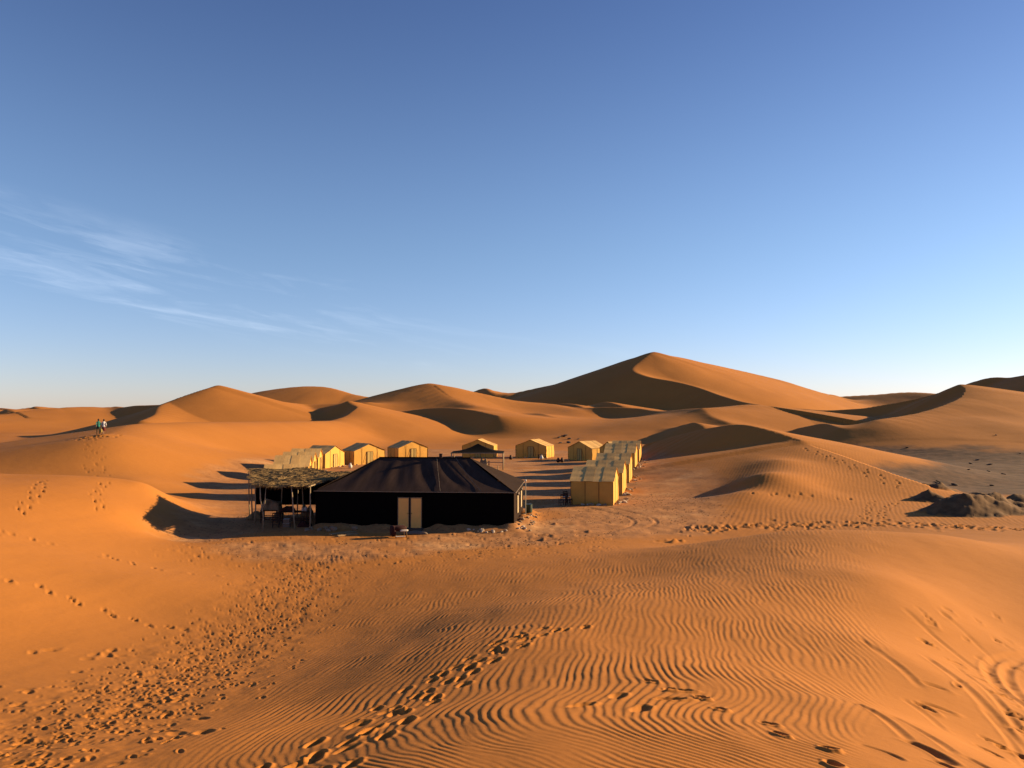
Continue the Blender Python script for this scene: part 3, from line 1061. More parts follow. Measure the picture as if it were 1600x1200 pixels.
M_CANVAS = mat('canvas_cream', (0.88, 0.46, 0.09), 0.85, 0.10, 1.6, 0.004, 40, trans=0.06)
M_ROOF = mat('canvas_roof', (0.98, 0.60, 0.21), 0.85, 0.16, 1.2, 0.004, 30, stretch=(1, 4, 1), trans=0.05)
M_ROOF2 = mat('canvas_roof_faded', (0.84, 0.50, 0.17), 0.85, 0.16, 1.4, 0.004, 30, stretch=(1, 4, 1), trans=0.05)
M_SEAM = mat('canvas_seam', (0.20, 0.11, 0.04), 0.9)
M_DOORC = mat('door_flap', (0.58, 0.40, 0.13), 0.85, 0.1, 3)
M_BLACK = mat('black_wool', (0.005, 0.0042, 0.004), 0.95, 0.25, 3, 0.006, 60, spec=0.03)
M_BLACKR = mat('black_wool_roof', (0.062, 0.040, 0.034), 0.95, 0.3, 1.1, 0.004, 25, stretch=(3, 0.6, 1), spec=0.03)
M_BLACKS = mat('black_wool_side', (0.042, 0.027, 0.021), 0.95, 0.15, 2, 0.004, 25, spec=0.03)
M_TRIM = mat('pale_trim', (0.22, 0.17, 0.13), 0.8)
M_DOORW = mat('door_sheet', (1.3, 0.68, 0.18), 0.7, 0.07, 2)
M_DARKWOOD = mat('dark_wood', (0.055, 0.022, 0.014), 0.7, 0.3, 6, stretch=(1, 1, 6))
M_POLE = mat('pole_wood', (0.40, 0.30, 0.19), 0.8, 0.25, 7, 0.004, 30, stretch=(1, 1, 0.2))
M_REED = mat('reed', (0.26, 0.15, 0.055), 0.9, 0.5, 9, var_col=(0.50, 0.32, 0.13))
M_REED2 = mat('reed_mat', (0.10, 0.06, 0.025), 0.95, 0.4, 5, 0.02, 30)
M_STONE = mat('stone', (0.36, 0.24, 0.15), 0.9, 0.25, 3, 0.01, 12)
M_STONEP = mat('stone_pale', (0.62, 0.50, 0.38), 0.85, 0.15, 4, 0.01, 12)
M_DARKROCK = mat('rock_dark', (0.11, 0.075, 0.055), 0.95, 0.35, 3, 0.02, 10)
M_SHADE = mat('shade_cloth', (0.016, 0.014, 0.012), 0.95, 0.25, 2, 0.004, 30, spec=0.03)
M_GLASS = mat('window_sheet', (0.78, 0.64, 0.40), 0.5, 0.05)
M_RED = mat('red_cloth', (0.045, 0.008, 0.006), 0.85, 0.3, 5, 0.008, 20)
M_RUG = mat('rug', (0.34, 0.19, 0.10), 0.95, 0.6, 2.5, 0.01, 30, var_col=(0.55, 0.40, 0.24))
M_SACK = mat('sack', (0.36, 0.24, 0.11), 0.95, 0.3, 4, 0.01, 20)
M_WHITE = mat('white_plastic', (0.72, 0.68, 0.62), 0.5, 0.06, 3)
M_GRIT = mat('grit', (0.24, 0.125, 0.055), 0.95, 0.5, 3)
M_BIN = mat('green_drum', (0.032, 0.060, 0.040), 0.45, 0.25, 4)
M_METAL = mat('pole_metal', (0.36, 0.33, 0.29), 0.5, 0.1, 3, metal=0.4)
M_BOX = mat('carton', (0.24, 0.17, 0.12), 0.8, 0.15, 4)
M_PLANK = mat('plank', (0.38, 0.25, 0.13), 0.85, 0.3, 8, 0.004, 30, stretch=(0.3, 4, 4))
M_SKIN = mat('skin', (0.34, 0.18, 0.11), 0.6, 0.08, 8)
M_HAIR = mat('hair', (0.02, 0.014, 0.01), 0.7)
M_GREEN = mat('green_shirt', (0.02, 0.22, 0.18), 0.85, 0.12, 6)
M_SHIRT = mat('white_shirt', (0.78, 0.76, 0.78), 0.85, 0.05, 6)
M_DARKTROU = mat('dark_trousers', (0.035, 0.045, 0.03), 0.9, 0.2, 6)
M_MAROON = mat('maroon_skirt', (0.12, 0.012, 0.014), 0.9, 0.2, 6)
M_YELLOW = mat('yellow_bag', (0.45, 0.33, 0.08), 0.8, 0.1, 6)

# ---------------------------------------------------------------- cream tents
TW_, TL_, TE, TR_ = 4.8, 3.3, 1.9, 2.85        # gable width, length, eave, ridge


def wob(a, b, seed, amp):
    n = fbm(np.array([a]), np.array([b]), seed, 2)
    return float(n[0]) * amp


def tent_meshes(seed):
    """one kind of tent with its own creases: front gable at y = 0 facing -y"""
    w, l, e, t = TW_ / 2, TL_, TE, TR_
    out = []
    rs = random.Random(seed)

    def gable(y, sgn):
        def fn(u_, v_):
            x = (u_ * 2 - 1) * w
            top = e + (t - e) * (1 - abs(x) / w)
            bow = 0.05 * math.sin(math.pi * v_) * math.sin(math.pi * u_)
            return (x, y + sgn * (bow + wob(x * 1.2, v_ * 2.5, seed + 3, 0.03)), -0.12 + v_ * (top - 0.03 + 0.12))
        return fn

    def wall(x, sgn):
        def fn(u_, v_):
            y = 0.01 + u_ * (l - 0.02)
            diag = 0.05 * math.sin(9 * (u_ - 0.75 * v_) + seed) * math.exp(-3.2 * u_) + 0.022 * math.sin(13 * (u_ + 0.5 * v_)) * math.exp(-4 * (1 - u_))
            return (x + sgn * (0.05 * math.sin(math.pi * v_) + diag + wob(y * 1.5, v_ * 2, seed + 5, 0.03)), y, -0.12 + v_ * (e + 0.08))
        return fn

    flip = lambda f: (lambda u_, v_: f(1 - u_, v_))
    out.append(('gable_wall', MB().sheet(gable(0, -1), 16, 6).mesh('gable_wall', M_CANVAS, True)))
    out.append(('gable_wall', MB().sheet(flip(gable(l, 1)), 16, 6).mesh('gable_wall', M_CANVAS, True)))
    out.append(('side_wall', MB().sheet(wall(w, 1), 16, 6).mesh('side_wall', M_CANVAS, True)))
    out.append(('side_wall', MB().sheet(flip(wall(-w, -1)), 16, 6).mesh('side_wall', M_CANVAS, True)))
    # roof: four lapped sheets on each slope
    cuts = [-0.14, 0.30 * l, 0.52 * l, 0.74 * l, l + 0.10]
    for sx in (-1, 1):
        for k in range(4):
            y0, y1 = cuts[k] - (0.02 if k else 0), cuts[k + 1] + (0.03 if k < 3 else 0)
            lift = 0.003 * (k % 2) + 0.02 * (k in (1, 3))

            def fn(u_, v_, sx=sx, y0=y0, y1=y1, lift=lift, k=k):
                d = v_ * (w + 0.10)
                y = y0 + (y1 - y0) * u_
                sag = -0.035 * math.sin(math.pi * v_) * (0.6 + 0.4 * math.sin(y * 2 + seed))
                ripple = 0.012 * math.sin(v_ * 17 + 1.6 * wob(y * 0.8, v_ * 2, seed + 11, 1.0)) * math.sin(math.pi * v_)
                return (sx * d, y, t + 0.015 - d * (t - e) / w + sag + lift + ripple)
            g = fn if sx < 0 else (lambda u_, v_, fn=fn: fn(1 - u_, v_))
            out.append(('roof_sheet', MB().sheet(g, 4, 12, 0.006).mesh('roof_sheet', M_ROOF if (k + seed) % 2 else M_ROOF2, True)))
    # dark seams over the poles
    for x in (-w * 0.5, w * 0.5):
        top = e + (t - e) * (1 - abs(x) / w) - 0.06
        for y, sg in ((-0.075, -1), (l + 0.075, 1)):
            out.append(('seam', MB().box((x, y, top / 2), (0.032, 0.02, top)).mesh('seam', M_SEAM)))
    for y in (l * 0.34, l * 0.67):
        for sx in (-1, 1):
            out.append(('seam', MB().box((sx * (w + 0.085), y, e / 2 - 0.03), (0.02, 0.04, e - 0.06)).mesh('seam', M_SEAM)))
    # corner poles
    for x in (-w, w):
        for y in (0, l):
            out.append(('corner_pole', MB().tube([(x * 1.012, y * 1.01 - 0.02, -0.1), (x * 1.012, y * 1.01 - 0.02, e - 0.03)], 0.03, 5).mesh('corner_pole', M_SEAM)))
    # door: dark frame with a flap, one flap tied back
    dw, dh = 0.44, 1.75
    fr_ = MB()
    fr_.box((-dw, -0.10, dh / 2), (0.05, 0.05, dh)).box((dw, -0.10, dh / 2), (0.05, 0.05, dh)).box((0, -0.10, dh), (2 * dw + 0.05, 0.05, 0.05))
    fl = MB().sheet(lambda u_, v_: (-dw + 0.03 + u_ * (2 * dw - 0.06), -0.095 - 0.02 * math.sin(u_ * 9), 0.02 + v_ * (dh - 0.04)), 8, 3)
    sp = MB().box((0.02, -0.125, dh / 2), (0.03, 0.02, dh - 0.1))
    st = MB().tube([(dw, -0.11, dh), (dw + 0.36, -0.14, 0.5), (dw + 0.42, -0.14, 0.25)], 0.014, 4)
    st2 = MB().tube([(-dw, -0.11, dh), (-dw - 0.34, -0.14, 0.55), (-dw - 0.4, -0.14, 0.25)], 0.014, 4)
    out.append(('door', fr_.mesh('door', M_SEAM), [('door_flap', fl.mesh('door_flap', M_DOORC, True)), ('zip', sp.mesh('zip', M_SEAM)), ('tie_rope', st.mesh('tie_rope', M_SEAM)), ('tie_rope', st2.mesh('tie_rope', M_SEAM))]))
    return out


TENT_KINDS = [tent_meshes(s) for s in (101, 137, 171)]


def cream_tent(centre, normal, label, group, kind, dz=0.0, sx=1.0):
    """centre = middle of the door gable, normal = way the door faces"""
    n = Vector((normal[0], normal[1])).normalized()
    rz = math.atan2(n.x, -n.y)
    mid = Vector(centre) - n * TL_ / 2
    z = ground_z(mid.x, mid.y)
    o = thing('canvas_tent', label, 'tent', (centre[0], centre[1], z + dz), rz, group)
    o.scale = (sx, 1, 1)
    for rec in TENT_KINDS[kind]:
        p = put(rec[0], rec[1], o)
        for s in (rec[2] if len(rec) > 2 else ()):
            put(s[0], s[1], p)
    return o


RIGHT_ROW = 'cream tents in the row right of the black tent'
LEFT_ROW = 'cream tents in the row left behind the reed shelter'
BACK_ROW = 'cream tents along the back of the camp'
TENTS = []
g = Vector((0.225, 0.975)).normalized()
for k, (D, lab) in enumerate([(60.5, 'nearest cream canvas tent in the right row with wooden chairs beside it'),
                              (69.0, 'second cream canvas tent from the front in the right row'),
                              (77.3, 'middle cream canvas tent of the five in the right row'),
                              (86.0, 'fourth cream canvas tent from the front in the right row'),
                              (94.0, 'farthest cream canvas tent of the five in the right row')]):
    corner = Vector((7.9 + (D - 60.5) * 0.226, D))
    nd = Vector((-g.y, g.x))
    c = corner + g * TW_ / 2 + nd * TL_
    TENTS.append(cream_tent(c, nd, lab, RIGHT_ROW, k % 3))
for k, (px, D, n, lab) in enumerate([(475.5, 70, (0.97, 0.24), 'nearest cream canvas tent of the left row, lowest behind the reed shelter'),
                                     (485.0, 79, (0.98, 0.18), 'second cream canvas tent from the front in the left row'),
                                     (492.0, 88, (0.985, 0.15), 'third cream canvas tent from the front in the left row'),
                                     (501.0, 95.5, (0.985, 0.13), 'fourth cream canvas tent from the front in the left row'),
                                     (524.0, 103, (0.95, -0.32), 'cream tent at the left corner of camp with sunlit gable and door')]):
    TENTS.append(cream_tent(pp(px, 0, D), n, lab, LEFT_ROW, (k + 1) % 3))
for k, (corner, right, n, lab, sx_) in enumerate([
        (pp(554, 0, 106), True, (0.68, -0.73), 'sunlit cream tent directly right of the left corner tent', 1.04),
        (pp(623, 0, 114), True, (0.60, -0.80), 'sunlit cream tent above the ridge of the black tent', 1.04),
        (pp(771, 0, 122), False, (-0.16, -0.99), 'cream tent half hidden behind the dark shade canopy', 1.04),
        (pp(853, 0, 121), False, (-0.42, -0.91), 'cream tent at the back with shaded door, right of the shade canopy', 1.08),
        (pp(924.5, 0, 112.6), False, (-0.75, -0.66), 'cream tent with shaded door and sunlit crumpled side at the back right', 1.0),
        (pp(963.5, 0, 105), False, (-0.93, -0.37), 'cream tent mostly hidden behind the right row, its roof sunlit', 1.0)]):
    nv = Vector(n).normalized()
    along = Vector((-nv.y, nv.x)) * (1 if right else -1)          # along the gable to the right as seen from the front
    c = Vector(corner) + along * TW_ / 2 * sx_
    TENTS.append(cream_tent(c, nv, lab, BACK_ROW, k % 3, 0.0, sx_))

# ---------------------------------------------------------------- the black tent
BT_Z = 0.0
bt = thing('black_tent', 'long black wool tent with hipped roof and pale double door', 'tent', (BT_O[0], BT_O[1], BT_Z), BT_A)
# local frame: x runs to the right along the front (front is y = 0, right corner x = 0), y to the back
EAV, RDG = 2.32, 4.2
L_, W_ = BT_L, BT_W
ra, rb = -3.3, -9.55            # ridge ends


def btw(fn, nu, nv, name, m, th=0.02, parent=None):
    return MB().sheet(fn, nu, nv, th).build(name, m, parent or bt, True)


# walls, each a cloth that hangs from the eave
D0, D1 = -7.33, -5.73
for x0, x1 in ((-L_, D0), (D1, 0.0)):
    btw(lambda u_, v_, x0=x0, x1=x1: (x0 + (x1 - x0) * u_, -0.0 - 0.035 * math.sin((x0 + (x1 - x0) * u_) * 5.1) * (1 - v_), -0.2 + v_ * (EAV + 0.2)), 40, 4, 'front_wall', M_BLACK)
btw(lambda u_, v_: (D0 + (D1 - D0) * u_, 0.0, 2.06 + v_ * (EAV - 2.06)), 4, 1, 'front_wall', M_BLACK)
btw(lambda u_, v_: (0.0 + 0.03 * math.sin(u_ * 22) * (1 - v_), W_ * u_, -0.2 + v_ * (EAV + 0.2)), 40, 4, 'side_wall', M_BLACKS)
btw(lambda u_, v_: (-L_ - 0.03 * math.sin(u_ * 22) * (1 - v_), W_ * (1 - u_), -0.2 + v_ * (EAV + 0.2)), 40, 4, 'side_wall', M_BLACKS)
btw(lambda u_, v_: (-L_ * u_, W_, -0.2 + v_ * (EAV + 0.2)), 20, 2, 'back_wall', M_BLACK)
# roof: strips of woven cloth that sag between the inner poles
OV = 0.10


def roof_pt(xe, f, side):
    """xe along the eave, f from eave 0 to ridge 1; side 0 front, 1 back"""
    t_ = (-xe) / L_
    xr = ra + (rb - ra) * min(1, max(0, t_))
    x = xe + (xr - xe) * f
    y = -OV + (W_ / 2 + OV) * f if side == 0 else W_ + OV - (W_ / 2 + OV) * f
    return x, y, EAV + (RDG - EAV) * f


strips = [0.06, -1.75, -3.1, -4.2, -5.3, -6.4, -7.5, -8.6, -9.9, -L_ - 0.06]
for k in range(len(strips) - 1):
    a_, b_ = strips[k], strips[k + 1]
    for side in (0, 1):
        def fn(u_, v_, a_=a_, b_=b_, side=side, k=k):
            x, y, z = roof_pt(a_ + (b_ - a_) * u_, v_, side)
            # soft diagonal folds that run on from strip to strip
            q = a_ + (b_ - a_) * u_ + (1.5 * v_ if side == 0 else -1.5 * v_)
            fold = (0.028 * math.sin(q * 2.9 + 0.7) + 0.012 * math.sin(q * 5.3 + 2.0 * v_)) * math.sin(math.pi * v_) ** 0.7
            return (x, y, z - 0.10 * math.sin(math.pi * v_) + fold)
        g_ = fn if side == 1 else (lambda u_, v_, fn=fn: fn(1 - u_, v_))
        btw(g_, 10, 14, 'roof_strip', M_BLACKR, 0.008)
for s in (0, 1):
    def fn(u_, v_, s=s):
        y = -OV + (W_ + 2 * OV) * u_
        yr = W_ / 2
        x0 = OV if s == 0 else -L_ - OV
        x1 = ra if s == 0 else rb
        return (x0 + (x1 - x0) * v_, y + (yr - y) * v_, EAV + (RDG - EAV) * v_ - 0.10 * math.sin(math.pi * v_) * math.sin(math.pi * u_) + 0.012)
    g_ = fn if s == 0 else (lambda u_, v_, fn=fn: fn(1 - u_, v_))
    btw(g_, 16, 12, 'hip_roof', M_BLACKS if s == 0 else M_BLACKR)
# pale piping along the eave and up two seams
MB().tube([(OV, -OV - 0.015, EAV + 0.01), (-L_ * .5, -OV - 0.02, EAV + 0.0), (-L_ - OV, -OV - 0.015, EAV + 0.01)], 0.022, 5).build('eave_piping', M_TRIM, bt)
MB().tube([(OV + 0.02, -OV, EAV), (OV + 0.02, W_ + OV, EAV)], 0.02, 5).build('eave_piping', M_TRIM, bt)
for xe in (-2.0, -4.6):
    pts = [Vector(roof_pt(xe, f, 0)) + Vector((0, -0.02, 0.05 - 0.10 * math.sin(math.pi * f))) for f in np.linspace(0.02, 0.98, 9)]
    MB().tube(pts, 0.014, 4).build('seam_rope', M_TRIM, bt)
MB().tube([(ra, W_ / 2, RDG + .02), (rb, W_ / 2, RDG + .02)], 0.05, 6).build('ridge_pole', M_BLACK, bt)
MB().box((-5.3, W_ / 2, RDG + 0.12), (0.2, 0.2, 0.3)).box((-5.3, W_ / 2, RDG + 0.28), (0.24, 0.24, 0.04)).build('vent_cap', M_DARKWOOD, bt)
# double door
dr = MB()
dr.box((D0 - 0.03, -0.05, 1.0), (0.07, 0.09, 2.1)).box((D1 + 0.03, -0.05, 1.0), (0.07, 0.09, 2.1)).box(((D0 + D1) / 2, -0.05, 2.07), (D1 - D0 + 0.13, 0.09, 0.07))
fr_ = dr.build('door_frame', M_BLACK, bt)
for s in (-1, 1):
    cxd = (D0 + D1) / 2 + s * 0.405
    d_ = MB().box((cxd, -0.07, 0.99), (0.73, 0.035, 2.0)).build('door_leaf', M_DOORW, bt)
    b_ = MB()
    for zz in (0.03, 1.96):
        b_.box((cxd, -0.095, zz), (0.73, 0.02, 0.05))
    for xx in (-0.345, 0.345):
        b_.box((cxd + xx, -0.093, 0.995), (0.04, 0.018, 1.88))
    b_.build('door_trim', M_TRIM, d_)
    MB().box((cxd - s * 0.31, -0.12, 1.0), (0.10, 0.03, 0.035)).build('handle', M_SEAM, d_)
MB().box(((D0 + D1) / 2, -0.06, 0.99), (0.075, 0.05, 2.0)).build('door_post', M_BLACK, bt)
MB().box(((D0 + D1) / 2, -0.5, 0.05), (1.9, 0.8, 0.1)).build('threshold', M_DARKROCK, bt)
# pale windows in the sunlit end wall, their flaps rolled up
for yy in (2.5, 5.6):
    w_ = MB().box((0.055, yy, 1.35), (0.03, 0.62, 1.15)).build('window', M_GLASS, bt)
    MB().tube([(0.1, yy - 0.38, 1.98), (0.1, yy + 0.38, 2.02)], 0.055, 6).build('rolled_flap', M_TRIM, w_)

# the pole at the far right corner, guying the tent
px_, py_ = pp(824.5, 0, 53.5)
z_ = ground_z(px_, py_)
t = thing('guy_pole', 'slim upright metal pole with pale tip at the right end of the black tent', 'pole', (px_ - .15, py_, z_))
MB().tube([(0, 0, -0.2), (0, 0, 2.25)], 0.03, 6).build('shaft', M_METAL, t)
MB().lathe([(0.02, 2.25), (0.06, 2.28), (0.07, 2.34), (0.04, 2.40)], 8).build('tip', M_WHITE, t)
# the drum
fx, fy = flat(826, 806)
fx, fy = pp(826.5, 0, 54.0)
z_ = ground_z(fx, fy)
t = thing('waste_drum', 'small dark green drum standing beside the guy pole', 'drum', (fx, fy, z_))
MB().lathe([(0.20, 0), (0.22, 0.03), (0.235, 0.25), (0.22, 0.27), (0.235, 0.29), (0.225, 0.55), (0.20, 0.56), (0.19, 0.1)], 16).build('barrel', M_BIN, t, False)
MB().lathe([(0.225, 0.545), (0.245, 0.56), (0.245, 0.585), (0.19, 0.59)], 16).build('rim', M_BIN, t)

# ---------------------------------------------------------------- the reed shelter
FL, FR, BR, BL = Vector((-16.05, 48.3, 2.72)), Vector((-12.75, 48.7, 2.72)), Vector((-11.9, 58.0, 2.75)), Vector((-18.7, 55.4, 3.12))
sh = thing('reed_shelter', 'open shelter of crooked poles under a ragged reed roof beside the black tent', 'shelter', (-15.5, 51.5, 0))
SO = Vector((-15.5, 51.5, 0))


def rp(u_, v_):
    p = FL * (1 - u_) * (1 - v_) + FR * u_ * (1 - v_) + BL * (1 - u_) * v_ + BR * u_ * v_
    hump = 0.2 * math.exp(-((u_ - 0.45) / 0.25) ** 2 - ((v_ - 0.9) / 0.35) ** 2)
    return p + Vector((0, 0, hump - 0.10 * math.sin(math.pi * u_) * (1 - v_) + 0.05 * math.sin(u_ * 13 + v_ * 7))) - SO


MB().sheet(lambda u_, v_: rp(u_, v_), 20, 16, 0.07).build('reed_mat', M_REED2, sh, True)
th = MB()
rt = random.Random(4)
for i in range(2600):
    u_, v_ = rt.random() * 1.04 - 0.02, rt.random() * 1.06 - 0.03
    p = rp(u_, v_) + Vector((0, 0, rt.uniform(0.02, 0.075)))
    a_ = rt.gauss(0.15, 0.5) if rt.random() < 0.75 else rt.uniform(0, 3.14)
    l_ = rt.uniform(0.25, 0.9)
    d = Vector((math.cos(a_), math.sin(a_), rt.gauss(0, 0.09))) * l_ / 2
    r_ = rt.uniform(0.008, 0.02)
    q = Vector((-d.y, d.x, 0)).normalized() * r_
    up = Vector((0, 0, r_ * 1.4))
    th.add([p - d - q, p - d + q, p - d * .9 + up, p + d - q, p + d + q, p + d * .9 + up],
           [(0, 3, 5, 2), (1, 2, 5, 4), (0, 1, 4, 3), (0, 2, 1), (3, 4, 5)])
o = th.build('reed_thatch', M_REED, sh)
o['kind'] = 'stuff'
fringe = MB()
for i in range(260):                      # stalks hanging over the edges
    e_ = rt.random()
    if e_ < 0.6:
        p = rp(rt.random(), 0.0)
    elif e_ < 0.85:
        p = rp(0.0, rt.random())
    else:
        p = rp(1.0, rt.random())
    d = Vector((rt.gauss(0, .12), rt.gauss(-.05, .1), -rt.uniform(0.04, 0.18)))
    fringe.tube([p, p + d], 0.012, 3, 0.004, cap=False)
o = fringe.build('reed_fringe', M_REED, sh)
o['kind'] = 'stuff'
# beams
for a_, b_ in ((rp(0, 0.02), rp(1, 0.02)), (rp(0, .5), rp(1, .5)), (rp(0, .97), rp(1, .97)), (rp(0.03, 0), rp(0.03, 1)), (rp(0.97, 0), rp(0.97, 1))):
    MB().tube([a_ + Vector((0, 0, -.09)), (a_ + b_) / 2 + Vector((0, 0, -.10)), b_ + Vector((0, 0, -.09))], 0.045, 6).build('beam', M_POLE, sh)


def post(px, D, top, lean=(0, 0), fork=False, r=0.05):
    x, y = pp(px, 0, D)
    z = ground_z(x, y)
    b0 = Vector((x, y, z - 0.15)) - SO
    t0 = Vector((x + lean[0], y + lean[1], top)) - SO
    m1 = b0.lerp(t0, 0.4) + Vector((rt.gauss(0, .035), rt.gauss(0, .035), 0)); m2 = b0.lerp(t0, 0.75) + Vector((rt.gauss(0, .035), rt.gauss(0, .03), 0))
    mb = MB().tube([b0, m1, m2, t0], r, 7, r * 0.7)
    if fork:
        mb.tube([m1.lerp(m2, .35), m1.lerp(m2, .6) + Vector((.18, .05, .1)), t0 + Vector((.34, .1, 0))], r * .75, 6, r * .5)
    mb.build('post', M_POLE, sh, True)


for args in [(413, 48.3, 2.65, (-.2, 0), True), (463, 48.5, 2.65, (-.25, 0)), (486, 48.7, 2.66), (393, 55.0, 3.05, (-.15, 0)), (397, 53.0, 2.95, (-.1, 0)),
             (442, 53.0, 2.8), (449, 56.0, 2.95), (466, 55.0, 2.85), (475, 52.5, 2.75), (399.5, 50.6, 2.8)]:
    post(*args)
# black cloth on the far side
MB().sheet(lambda u_, v_: (-18.2 + 5.6 * u_ - SO.x, 54.9 + 1.4 * u_ + 0.06 * math.sin(u_ * 30) - SO.y, 0.75 + v_ * 2.15 - 0.2 * u_), 40, 4, 0.02).build('back_cloth', M_BLACK, sh, True)
# ---- what stands under it


def table(px, D, w, d, h, label, name='wooden_table', rz=0.0, m=None):
    x, y = pp(px, 0, D)
    z = ground_z(x, y)
    t = thing(name, label, 'table', (x, y, z), rz)
    m = m or M_DARKWOOD
    MB().box((0, 0, h), (w, d, 0.05)).build('table_top', m, t)
    for sx in (-1, 1):
        for sy in (-1, 1):
            MB().box((sx * (w / 2 - .06), sy * (d / 2 - .06), h / 2 - .04), (.06, .06, h)).build('leg', m, t)
    for sy in (-1, 1):
        for zz in (0.3, 0.5):
            MB().box((0, sy * (d / 2 - .06), h * zz), (w - .15, .035, .045)).build('rail', m, t)
    return t, x, y, z + h + 0.025


def heap(name, label, cat, x, y, z, size, m, seed, group=None):
    """a rumpled pile of cloth"""
    def fn(u_, v_):
        a = u_ * 2 - 1; b = v_ * 2 - 1
        q = max(0, 1 - max(abs(a), abs(b)) ** 3)
        hgt = size[2] * q ** 0.5 * (0.72 + 0.5 * wob(a * 1.5, b * 1.5, seed, 1)) + 0.03
        drop = -0.28 * max(0, abs(a) - 0.86) / 0.14 * (0.5 + 0.5 * math.sin(b * 7 + seed))
        return (a * size[0] / 2, b * size[1] / 2, max(hgt, 0.01) + drop * (0.0 if size[2] < .2 else 1.0) * (1 if cat == 'blankets' else 0))
    o_ = MB().sheet(fn, 18, 14, 0.03).build(name, m, None, True)
    o_.location = (x, y, z)
    return tag(o_, label, cat, group)


t, tx, ty, tz = table(425, 51.8, 1.2, 0.8, 0.82, 'dark slatted wooden table heaped with blankets under the reed shelter')
heap('blanket_pile', 'rumpled brown and cream blankets piled on the table under the reed shelter', 'blankets', tx + .05, ty, tz, (1.25, .85, .75), M_RUG, 3)
t, tx, ty, tz = table(462, 51.0, 1.9, .75, .80, 'long dark table cluttered with small things under the reed shelter')
for k, (dx, sz) in enumerate([(.55, .22), (.75, .3)]):
    o_ = MB().lathe([(0.05, 0), (.09 + .03 * k, .02), (.10 + .03 * k, sz * .6), (.05, sz * .9), (.055, sz)], 10).build('water_jug', M_WHITE, None, True)
    o_.location = (tx + dx, ty, tz)
    tag(o_, ('short white jug on the cluttered table, left of the other jug', 'taller white jug at the right end of the cluttered table')[k], 'jug')
o_ = heap('red_blanket', 'dark red blanket folded over the long table under the shelter', 'blankets', tx - .45, ty, tz, (.9, .7, .3), M_RED, 9)


def carton(px, D, s, z0, label):
    x, y = pp(px, 0, D)
    t = thing('carton', label, 'box', (x, y, ground_z(x, y) + z0), random.uniform(-.2, .2), 'cartons under the reed shelter')
    MB().box((0, 0, s[2] / 2), s).build('box_body', M_BOX, t)
    MB().box((-s[0] / 4 - .005, 0, s[2] + .012), (s[0] / 2 - .01, s[1], .014)).build('flap', M_WHITE, t)
    MB().box((s[0] / 4 + .005, 0, s[2] + .012), (s[0] / 2 - .01, s[1], .014)).build('flap', M_WHITE, t)


carton(450, 49.6, (.42, .34, .24), 0.0, 'pale carton on the ground, lower of the two under the long table')
carton(450, 49.6, (.38, .3, .24), .27, 'pale carton stacked on top of another under the long table')


def chair(x, y, rz, label, m, group=None, tip=None):
    z = ground_z(x, y)
    t = thing('wooden_chair', label, 'chair', (x, y, z), rz, group)
    MB().box((0, 0, .45), (.44, .42, .045)).build('seat', m, t)
    for sx in (-1, 1):
        MB().box((sx * .19, -.18, .22), (.045, .045, .45)).build('leg', m, t)
        MB().box((sx * .19, .19, .46), (.045, .045, .93)).build('leg', m, t)
    for zz in (.62, .75, .88):
        MB().box((0, .19, zz), (.36, .025, .07)).build('back_slat', m, t)
    MB().box((0, -.18, .2), (.36, .03, .03)).build('stretcher', m, t)
    if tip:
        t.rotation_euler = tip
        t.location.z += 0.2
    return t


x, y = pp(433, 0, 49.6)
chair(x, y, R(20), 'thin dark chair at the open front of the reed shelter', M_DARKWOOD)
# sacks on the ground at the sides
for k, (px, D, s, lab) in enumerate([(401, 53.6, (1.1, .8, .55), 'brown sack slumped at the left of the reed shelter'),
                                     (438, 54.2, (.6, .5, .55), 'upright straw coloured sack behind the table with blankets'),
                                     (481, 53.8, (.8, .8, .9), 'heap of pale sacks between shelter and black tent')]):
    x, y = pp(px, 0, D)
    heap('sack', lab, 'sack', x, y, ground_z(x, y), s, M_SACK, 30 + k, 'sacks around the reed shelter')
for k, (px, D, s) in enumerate([(478, 49.5, (.8, .6, .35))]):
    x, y = pp(px, 0, D)
    heap('bundle', 'dark bundle on the ground at the left end of the black tent', 'bundle', x, y, ground_z(x, y), s, M_RED, 40)

# ---------------------------------------------------------------- the shade canopy in front of the back tents
cx0, cy0 = pp(747, 0, 99.5)
cz = ground_z(cx0, cy0)
cn_ = thing('shade_canopy', 'dark peaked shade canopy on wooden posts before the back tents', 'canopy', (cx0, cy0, cz))
cw, cd, ce, cp = 3.35, 2.3, 2.12, 3.2
for (ax, ay), (bx, by), nm in (((-cw, -cd), (cw, -cd), 'f'), ((cw, -cd), (cw, cd), 'r'), ((cw, cd), (-cw, cd), 'b'), ((-cw, cd), (-cw, -cd), 'l')):
    MB().sheet(lambda u_, v_, a=(ax, ay), b=(bx, by): ((a[0] + (b[0] - a[0]) * u_) * (1 - v_), (a[1] + (b[1] - a[1]) * u_) * (1 - v_),
               ce + (cp - ce) * v_ ** 1.0 - 0.22 * math.sin(math.pi * v_)), 8, 10, 0.02).build('canopy_panel', M_SHADE, cn_, True)
MB().tube([(-cw, -cd, ce - .03), (cw, -cd, ce - .03)], .05, 6).build('edge_beam', M_POLE, cn_)
MB().tube([(-cw, cd, ce - .03), (cw, cd, ce - .03)], .05, 6).build('edge_beam', M_POLE, cn_)
for sx in (-1, 1):
    for sy in (-1, 1):
        MB().tube([(sx * (cw - .1), sy * (cd - .1), -.2), (sx * (cw - .1) + .03, sy * (cd - .1), 1), (sx * (cw - .1), sy * (cd - .1), ce)], .075, 7).build('post', M_POLE, cn_, True)
MB().tube([(.7, -cd + .1, .95), (cw - .1, -cd + .1, .92)], .06, 6).build('rail', M_POLE, cn_)
